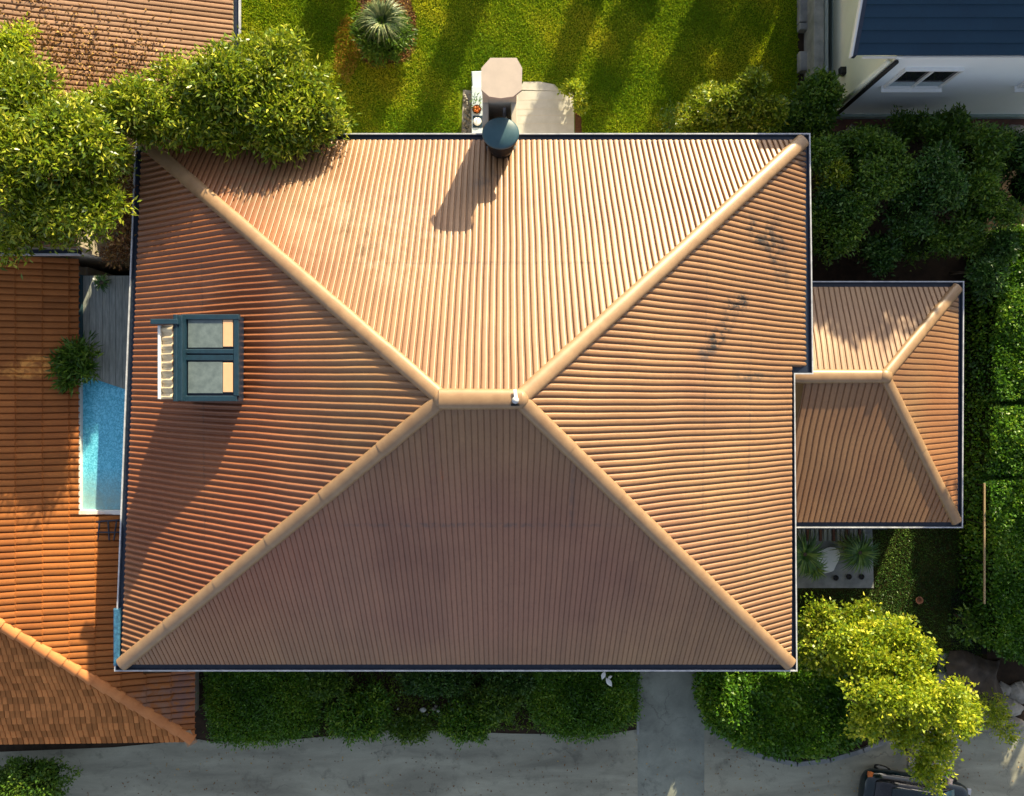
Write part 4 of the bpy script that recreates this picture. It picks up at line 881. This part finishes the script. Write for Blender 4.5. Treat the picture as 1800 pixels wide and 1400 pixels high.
# white stones and ornaments
for i, (px, py, s_) in enumerate([(743, 1250, .14), (762, 1248, .10), (770, 1252, .09), (776, 1258, .10), (766, 1243, .08), (802, 1238, .05), (750, 1258, .07), (774, 1290, .05), (699, 1248, .04)]):
    x, y = W(px, py, .2); o = MB().lathe(x, y, [(s_ * .8, 0.02), (s_, .1), (s_ * .7, .17), (.01, .2)], 9, 1, .75).build('pebble', M['rimwhite'] if i in (0, 2, 5, 7, 8) else M['stone'], None, True)
    tag(o, ['large white stone left of the little stone cluster in the front strip', 'brown grey stone at the left of the stone cluster', 'white stone in the middle of the stone cluster', 'grey stone at the right end of the stone cluster', 'small grey stone at the top of the cluster', 'tiny white pebble alone right of the stone cluster', 'small grey stone below the large white stone', 'tiny white pebble at the road edge', 'tiny white pebble alone left of the stone cluster'][i], 'stone', 'pale stones in the front garden')
gx, gy = W(1066, 1195, 1.5); orn = thing('garden_ornament', 'white petal shaped ornament on a stake above the hedge mound', 'ornament', (gx, gy, 0))
MB().tube([(gx, gy, 0), (gx, gy, 1.5)], .015, 6).build('stake', M['rim'], orn)
for (dx, dy, an, l) in ((-.12, .17, 1.25, .36), (.10, -.10, -1.0, .42), (.14, .10, .5, .22)):
    V = []; n = 10
    for k in range(n + 1):
        f = k / n; w_ = .085 * math.sin(math.pi * f) * (l / .36); c_, s2 = math.cos(an), math.sin(an); ux = (f - .5) * l
        V += [(gx + dx + ux * c_ - w_ * s2, gy + dy + ux * s2 + w_ * c_, 1.5), (gx + dx + ux * c_, gy + dy + ux * s2, 1.55), (gx + dx + ux * c_ + w_ * s2, gy + dy + ux * s2 - w_ * c_, 1.5)]
    mk('petal', V, [(3 * k, 3 * k + 3, 3 * k + 4, 3 * k + 1) for k in range(n)] + [(3 * k + 1, 3 * k + 4, 3 * k + 5, 3 * k + 2) for k in range(n)], M['rimwhite'], orn, True)

scatter('road_litter', 'scattered dead leaves and grit on the road and driveway', [(350, 1305), (1120, 1295), (1240, 1300), (1400, 1350), (1700, 1300), (1798, 1300), (1798, 1398), (120, 1398)], 700, .09, .05, M['leafy_brown'], z0=.02, up=.1)
# side yard --------------------------------------------------------------
sheet('side_patio', [(1375, 880), (1532, 880), (1536, 1034), (1375, 1034)], .05, M['concrete'], .07)
pg = thing('timber_rack', 'slatted timber rack under the annex eave on the side patio', 'rack', (*W(1460, 938, .6), 0))
for i in range(17):
    px = 1398 + i * 7.6; x, y = W(px, 938, .6); MB().box(x - .05, x + .05, y - .32, y + .4, .5, .58, random.uniform(-.03, .03)).build('slat', M['wood_grey'] if i % 3 else M['brickw'], pg)
x0, y0 = W(1395, 930, .5); x1, _ = W(1526, 930, .5)
for yy in (y0 - .25, y0 + .15): MB().box(x0, x1, yy - .04, yy + .04, .42, .495).build('rail', M['wood_grey'], pg)
for (x, yy) in ((x0 + .05, y0 - .25), (x1 - .05, y0 - .25), (x0 + .05, y0 + .15), (x1 - .05, y0 + .15)): MB().box(x - .04, x + .04, yy - .04, yy + .04, 0, .418).build('post', M['wood_grey'], pg)
for i, (px, py) in enumerate(((1469, 1016), (1492, 1014), (1514, 1014))):
    x, y = W(px, py, .1); o = MB().lathe(x, y, [(.09, .05), (.12, .14), (.10, .15), (.08, .10)], 10).build('plant_pot', M['black'], None, True); tag(o, ['left', 'middle', 'right'][i] + ' one of three small dark pots in a row on the side patio', 'pot', 'three small pots on the side patio')
x, y = W(1455, 985, .1); V = [(x + .45 * math.cos(a) * (1 + .25 * math.sin(3 * a)), y + .62 * math.sin(a) * (1 + .2 * math.sin(2 * a + 1)), .1) for a in np.linspace(0, 2 * math.pi, 20, endpoint=False)]
o = MB().prism([(v[0], v[1]) for v in V], .05, .12).build('plastic_sheet', M['rimwhite']); tag(o, 'crumpled white plastic sheet on the side patio between two palms', 'sheet')
GP = 'palms on the side patio'
rosette('palm', 'dark palm at the left end of the side patio', 'palm', 1415, 975, 1.3, .95, 150, 'deep', .09, GP)
rosette('palm', 'yellowish green palm tuft beside the white sheet', 'palm', 1432, 1000, .8, .55, 90, 'green', .07, GP)
rosette('palm', 'dark palm at the right end of the side patio', 'palm', 1512, 972, 1.3, .85, 170, 'deep', .09, GP)
rosette('palm', 'small palm just under the timber rack', 'palm', 1492, 960, 1.0, .6, 80, 'spiky', .07, GP)
x, y = W(1615, 1055, .1); o = MB().lathe(x, y, [(.10, .0), (.15, .16), (.16, .18), (.13, .17), (.10, .05)], 14).build('flower_pot', M['terra_old'] if 0 else simple('clay', (.36, .15, .08)), None, True); tag(o, 'round clay pot standing alone on the dark side lawn', 'pot')
o = MB().tube([(*W(1395, 1104, .1), .08), (*W(1420, 1098, .1), .1), (*W(1440, 1096, .1), .08)], [.12, .16, .05], 8).build('log', simple('pale_log', (.34, .34, .22), (.22, .22, .15), 3, .9), None, True); tag(o, 'pale log lying at the edge of the side lawn by the gutter', 'log')
# dark pile and rocks in the lower right
def rock(px, py, r_, z, mat, label, kind='rock', grp=None, zs=.7):
    x, y = W(px, py, z); V = []; n, mm = 10, 6; sd = random.random() * 9
    for j in range(mm + 1):
        thh = math.pi * .55 * j / mm
        for i in range(n):
            ph = 2 * math.pi * i / n; w = r_ * (1 + .22 * math.sin(2 * ph + sd + j * .7) + .12 * math.sin(5 * ph + sd * 2 + j))
            V.append((x + w * math.sin(thh) * math.cos(ph), y + w * .8 * math.sin(thh) * math.sin(ph), max(-.05, z * .2 + r_ * zs * math.cos(thh))))
    o = mk(kind, V, [(j * n + i, (j + 1) * n + i, (j + 1) * n + (i + 1) % n, j * n + (i + 1) % n) for j in range(mm) for i in range(n)], mat, None, False); tag(o, label, kind, grp); return o
GR = 'rocks at the lower right corner'
RL = ['leftmost pale rock in the pile, below the tarpaulin corner', 'pale rock second from the left in the lower row of the pile', 'low pale rock at the front of the pile near the road', 'upper pale rock of the pile touching the tarpaulin edge', 'largest pale rock of the pile, near the right edge', 'small pale rock at the right end by the road', 'small rock half under the folded tarpaulin', 'small rock at the back of the pile under the hedge', 'smallest rock of the pile, lying on the road edge', 'big pale rock at the right edge behind the others']
for ri, (px, py, r_) in enumerate([(1700, 1240, .45), (1728, 1252, .5), (1755, 1270, .42), (1745, 1225, .5), (1775, 1245, .55), (1790, 1275, .38), (1715, 1225, .3), (1770, 1215, .35), (1740, 1280, .28), (1792, 1220, .5)]):
    rock(px, py, r_, .2, M['stone'], RL[ri], 'rock', GR)
V = []; g = 18; x0, y0 = W(1676, 1235, .5); x1, y1 = W(1768, 1150, .5)
mtarp = simple('brown_tarp', (.10, .075, .055), (.05, .038, .03), 2.5, .75, .3, 10)
for j in range(g + 1):
    for i in range(g + 1):
        fx, fy = i / g, j / g; e = min(fx, 1 - fx, fy, 1 - fy); r2 = math.hypot(fx - .1, fy - .9)
        V.append((x0 + (x1 - x0) * fx + .12 * math.sin(fy * 7), y0 + (y1 - y0) * fy + .12 * math.sin(fx * 6) - fx * .35, .1 + .45 * min(1, e * 5) + .07 * math.sin(r2 * 26) + .04 * math.sin(fx * 13 + fy * 5)))
o = mk('tarpaulin', V, [(j * (g + 1) + i, j * (g + 1) + i + 1, (j + 1) * (g + 1) + i + 1, (j + 1) * (g + 1) + i) for j in range(g) for i in range(g)], mtarp, None, True); tag(o, 'folded dark brown tarpaulin beside the rock pile', 'tarpaulin')
tree('garden_shrub', 'sparse dark shrub on the black soil between yard and hedge', 'shrub', [(1700, 1100, 1.0, 28, 22, .5), (1695, 1080, .9, 16, 14, .4)], 500, .2, .08, 'green', r0=.05, clump=.3)
sheet('dark_bed', [(1672, 1035), (1728, 1035), (1735, 1150), (1672, 1150)], .014, simple('black_soil', (.012, .010, .008), (.006, .005, .004), 3, 1, .5))
tree('dry_shrub', 'small half dry yellow shrub between the big yellow tree and the rocks', 'shrub', [(1735, 1250, .9, 34, 26, .5), (1765, 1285, .8, 22, 14, .4)], 1500, .15, .06, 'yellow', r0=.03, clump=.25, jag=.25)
rock(1390, 186, .32, .2, M['stone'], 'grey boulder on the lawn near the tall bush', 'rock')
for (px, py, r_, lab) in [(1508, 236, .5, 'grey boulder at the foot of the white house beside the stone slab'), (1745, 236, .45, 'pale boulder under the white wall on the right'), (1790, 232, .5, 'rounded boulder at the right edge under the white wall')]: rock(px, py, r_, .3, M['stone'], lab, 'rock')
x, y = W(1568, 240, .5); o = MB().box(x - .28, x + .2, y - .4, y + .32, 0, .5, -.3, .04).build('stone_slab', M['concrete']); tag(o, 'leaning grey stone slab below the white wall', 'slab')

# the yellow tree
x, y = W(1607, 1334, .1); V_ = [(x + .20 * math.cos(a) + .12 * math.sin(a), y + .42 * math.sin(a)) for a in np.linspace(0, 2 * math.pi, 18, endpoint=False)]
o = MB().prism(V_, -.02, .09).build('flat_stone', M['stone']); tag(o, 'oval flat grey stone at the foot of the yellow tree', 'stone')
tree('yellow_tree', 'bright yellow green tree leaning over the road and the parked car', 'tree',
     [(1500, 1130, 3.6, 70, 50, .9), (1570, 1110, 3.8, 55, 42, .8), (1600, 1150, 4.2, 60, 42, .9), (1540, 1175, 4.4, 66, 30, .8),
      (1530, 1215, 4.9, 66, 32, .9), (1600, 1215, 5.1, 76, 42, 1.0), (1655, 1240, 4.8, 56, 40, .9), (1520, 1265, 4.3, 48, 42, .9), (1575, 1275, 3.9, 60, 36, .8),
      (1640, 1290, 4.0, 44, 40, .7), (1630, 1345, 3.6, 26, 46, .6), (1690, 1225, 4.4, 30, 34, .7)], 20000, .16, .10, 'yellow', base=W(1585, 1310, .0), r0=.16, clump=.34, subl=1, per=11, shell=.45, jag=.22)
tree('leafy_tree', 'mid green tree behind the yellow tree at the edge of the side lawn', 'tree', [(1465, 1110, 2.9, 48, 40, .8), (1440, 1080, 2.7, 24, 22, .5), (1515, 1090, 3.0, 30, 34, .6), (1450, 1140, 2.6, 60, 40, .7)], 8000, .15, .09, 'bright', r0=.1, clump=.3, jag=.25)

tree('dry_tree', 'half bare brown leaved branches between the green trees and the long left gutter', 'tree', [(222, 330, 5.2, 16, 46, .6), (218, 400, 5.0, 18, 44, .6), (205, 445, 4.6, 20, 18, .4)], 1500, .16, .08, M['leafy_brown'], base=W(222, 420, 3.4), r0=.06, clump=.3, jag=.3)
# ================================================================== CAR
def car():
    hd = R(-9); x0, y0 = W(1612, 1405, .8)
    t_ = thing('parked_car', 'dark teal car with amber lamps parked under the yellow tree at the bottom edge', 'car', (x0, y0, 0)); t_.rotation_euler = (0, 0, hd)
    paint = simple('teal_car_paint', (.004, .014, .018), (.003, .011, .015), 2, .10, 0, spec=.8)
    teal = simple('windscreen', (.02, .12, .17), (.015, .09, .13), 2, .08, 0, spec=.8)
    def add(name, mb, mat, par=None, smooth=True):
        me = bpy.data.meshes.new(name); me.from_pydata(mb.V, [], mb.F); me.update(); me.polygons.foreach_set('use_smooth', [smooth] * len(me.polygons)); me.materials.append(mat)
        o = bpy.data.objects.new(name, me); C.objects.link(o); o.parent = par or t_
        if smooth: me.set_sharp_from_angle(angle=R(40))
        return o
    def loft(st, n=20, pw=3.2):
        V = []
        for (x, hw, z0, z1) in st:
            zc, hh = (z0 + z1) / 2, (z1 - z0) / 2
            for i in range(n):
                a = 2 * math.pi * i / n; c_, s_ = math.cos(a), math.sin(a)
                V.append((x, hw * math.copysign(abs(c_) ** (2 / pw), c_), zc + hh * math.copysign(abs(s_) ** (2 / pw), s_)))
        m_ = len(st); F_ = [(k * n + i, (k + 1) * n + i, (k + 1) * n + (i + 1) % n, k * n + (i + 1) % n) for k in range(m_ - 1) for i in range(n)]
        F_ += [tuple(range(n)), tuple((m_ - 1) * n + i for i in range(n))[::-1]]
        b = MB(); b.add(V, F_); return b
    body = add('body', loft([(-2.24, .34, .48, .78), (-2.21, .56, .36, .88), (-2.10, .74, .28, .95), (-1.9, .85, .24, .99), (-1.4, .90, .22, 1.02), (0, .92, .22, 1.0), (1.1, .90, .22, .96), (1.75, .84, .24, .86), (2.0, .74, .28, .79), (2.15, .58, .33, .73), (2.24, .34, .42, .66)]), paint)
    add('cabin', loft([(-1.85, .55, .9, 1.05), (-1.55, .72, .9, 1.32), (-1.1, .76, .9, 1.44), (.0, .77, .9, 1.47), (.55, .74, .9, 1.40), (1.25, .68, .85, 1.0)], 20, 4), M['glass'])
    add('roof', loft([(-1.35, .52, 1.36, 1.42), (-1.1, .60, 1.38, 1.475), (0, .62, 1.40, 1.50), (.42, .58, 1.38, 1.455), (.52, .52, 1.36, 1.42)], 16, 4), paint)
    w = MB(); w.add([(.60, -.60, 1.42), (.60, .60, 1.42), (1.32, .70, 1.0), (1.32, -.70, 1.0), (.96, -.68, 1.24), (.96, .68, 1.24), (.70, 0, 1.45), (1.42, 0, 1.02), (1.02, 0, 1.27)], [(0, 4, 8, 6), (6, 8, 5, 1), (4, 3, 7, 8), (8, 7, 2, 5)]); add('windscreen', w, teal)
    for s_ in (-1, 1):
        m_ = MB(); m_.box(1.0, 1.18, min(s_ * .88, s_ * 1.10), max(s_ * .88, s_ * 1.10), .95, 1.08, bev=.03); add('wing_mirror', m_, simple('pale_mirror', (.75, .55, .45), (.7, .5, .4), 3, .4, 0), smooth=False)
        l = MB(); l.box(-2.14, -1.93, min(s_ * .58, s_ * .80), max(s_ * .58, s_ * .80), .70, .90, bev=.05); add('tail_lamp', l, M['orangelamp'])
        l = MB(); l.box(2.02, 2.2, min(s_ * .45, s_ * .70), max(s_ * .45, s_ * .70), .58, .72, bev=.04); add('headlight', l, M['rim'])
        h = MB(); h.box(-.1, .1, min(s_ * .91, s_ * .93), max(s_ * .91, s_ * .93), .84, .87); add('door_handle', h, M['rim'], body, False)
        for x in (-1.35, 1.4):
            wl = MB(); V = []; n = 24
            for (yy, rr) in ((-.1, .24), (-.1, .32), (.1, .32), (.1, .24)): V += [(x + rr * math.cos(2 * math.pi * i / n), s_ * .77 + yy, .32 + rr * math.sin(2 * math.pi * i / n)) for i in range(n)]
            wl.add(V, [(k * n + i, k * n + (i + 1) % n, (k + 1) * n + (i + 1) % n, (k + 1) * n + i) for k in range(3) for i in range(n)]); wo = add('wheel', wl, M['black'])
            rm = MB(); V = [];
            for yy, rr in ((-.08, .23), (.08, .23)): V += [(x + rr * math.cos(2 * math.pi * i / n), s_ * .77 + yy, .32 + rr * math.sin(2 * math.pi * i / n)) for i in range(n)]
            rm.add(V, [(i, (i + 1) % n, n + (i + 1) % n, n + i) for i in range(n)] + [tuple(range(n)), tuple(range(n, 2 * n))]); add('rim', rm, M['concrete'], wo, False)
car()

# ================================================================== OUTSIDE THE FRAME (slender trees throw the lawn's shadows, big ones added for shade)
GN = 'slender trees north of the lawn'
for i, (x, y, h, r_) in enumerate([(.45, 21.8, 6.0, .42), (5.4, 22, 6.0, .35), (7.7, 22.5, 6.2, .6), (10.6, 22, 6.4, .65), (13.2, 24, 7.0, .8), (-5.4, 21.8, 6.4, .6)]):
    tree('columnar_tree', 'slender upright tree standing north of the lawn, number %s from the left' % ['second', 'third', 'fourth', 'fifth', 'last', 'first'][i], 'tree', [(x, y, h * .55, r_, r_, h * .45), (x, y, h * .3, r_ * 1.1, r_ * 1.1, h * .25)], 3500, .25, .1, 'deep', base=(x, y), r0=.14, group=GN, clump=.3, core=.6, world=True)
tree('added_shade_tree', 'unseen broad tree added behind the white house to shade the annex', 'tree', [(20.5, 22.5, 9.2, 3.0, 2.4, 2.6), (23.5, 23.5, 8.6, 2.2, 2.4, 2.2), (18.2, 21.5, 8.6, 2.0, 2.0, 2.0)], 14000, .4, .2, 'deep', base=(21.5, 22.8), r0=.4, clump=.6, core=.6, world=True)  # unseen crown, added to shade the annex roof
tree('added_shade_tree', 'unseen leafy tree added past the right hedge to shade the road', 'tree', [(25.2, -2, 7.0, 2.6, 2.6, 2.2), (26.5, -4.5, 6.2, 2.2, 2.4, 2.0)], 9000, .4, .2, 'deep', base=(26, -3), r0=.35, clump=.6, core=.7, world=True)  # unseen crown, added so its shadow covers the road at right
tree('added_shade_tree', 'unseen compact tree added outside the right edge to keep sun off the road', 'tree', [(24.2, 9.5, 10.0, 2.6, 2.4, 1.5), (26.2, 7.5, 9.6, 2.2, 2.2, 1.4)], 9000, .4, .2, 'deep', base=(25.2, 8.5), r0=.3, clump=.6, core=.8, world=True)  # unseen, crown kept high and compact to block sun on the road
tree('added_shade_tree', 'unseen slim tree added outside the right edge to shade the side yard', 'tree', [(23.8, 3.6, 7.0, 1.5, 1.8, 1.8), (24.6, 1.8, 6.6, 1.4, 1.5, 1.5)], 6000, .35, .18, 'deep', base=(24.2, 2.8), r0=.22, clump=.5, core=.8, world=True)  # unseen crown, added to darken the side yard
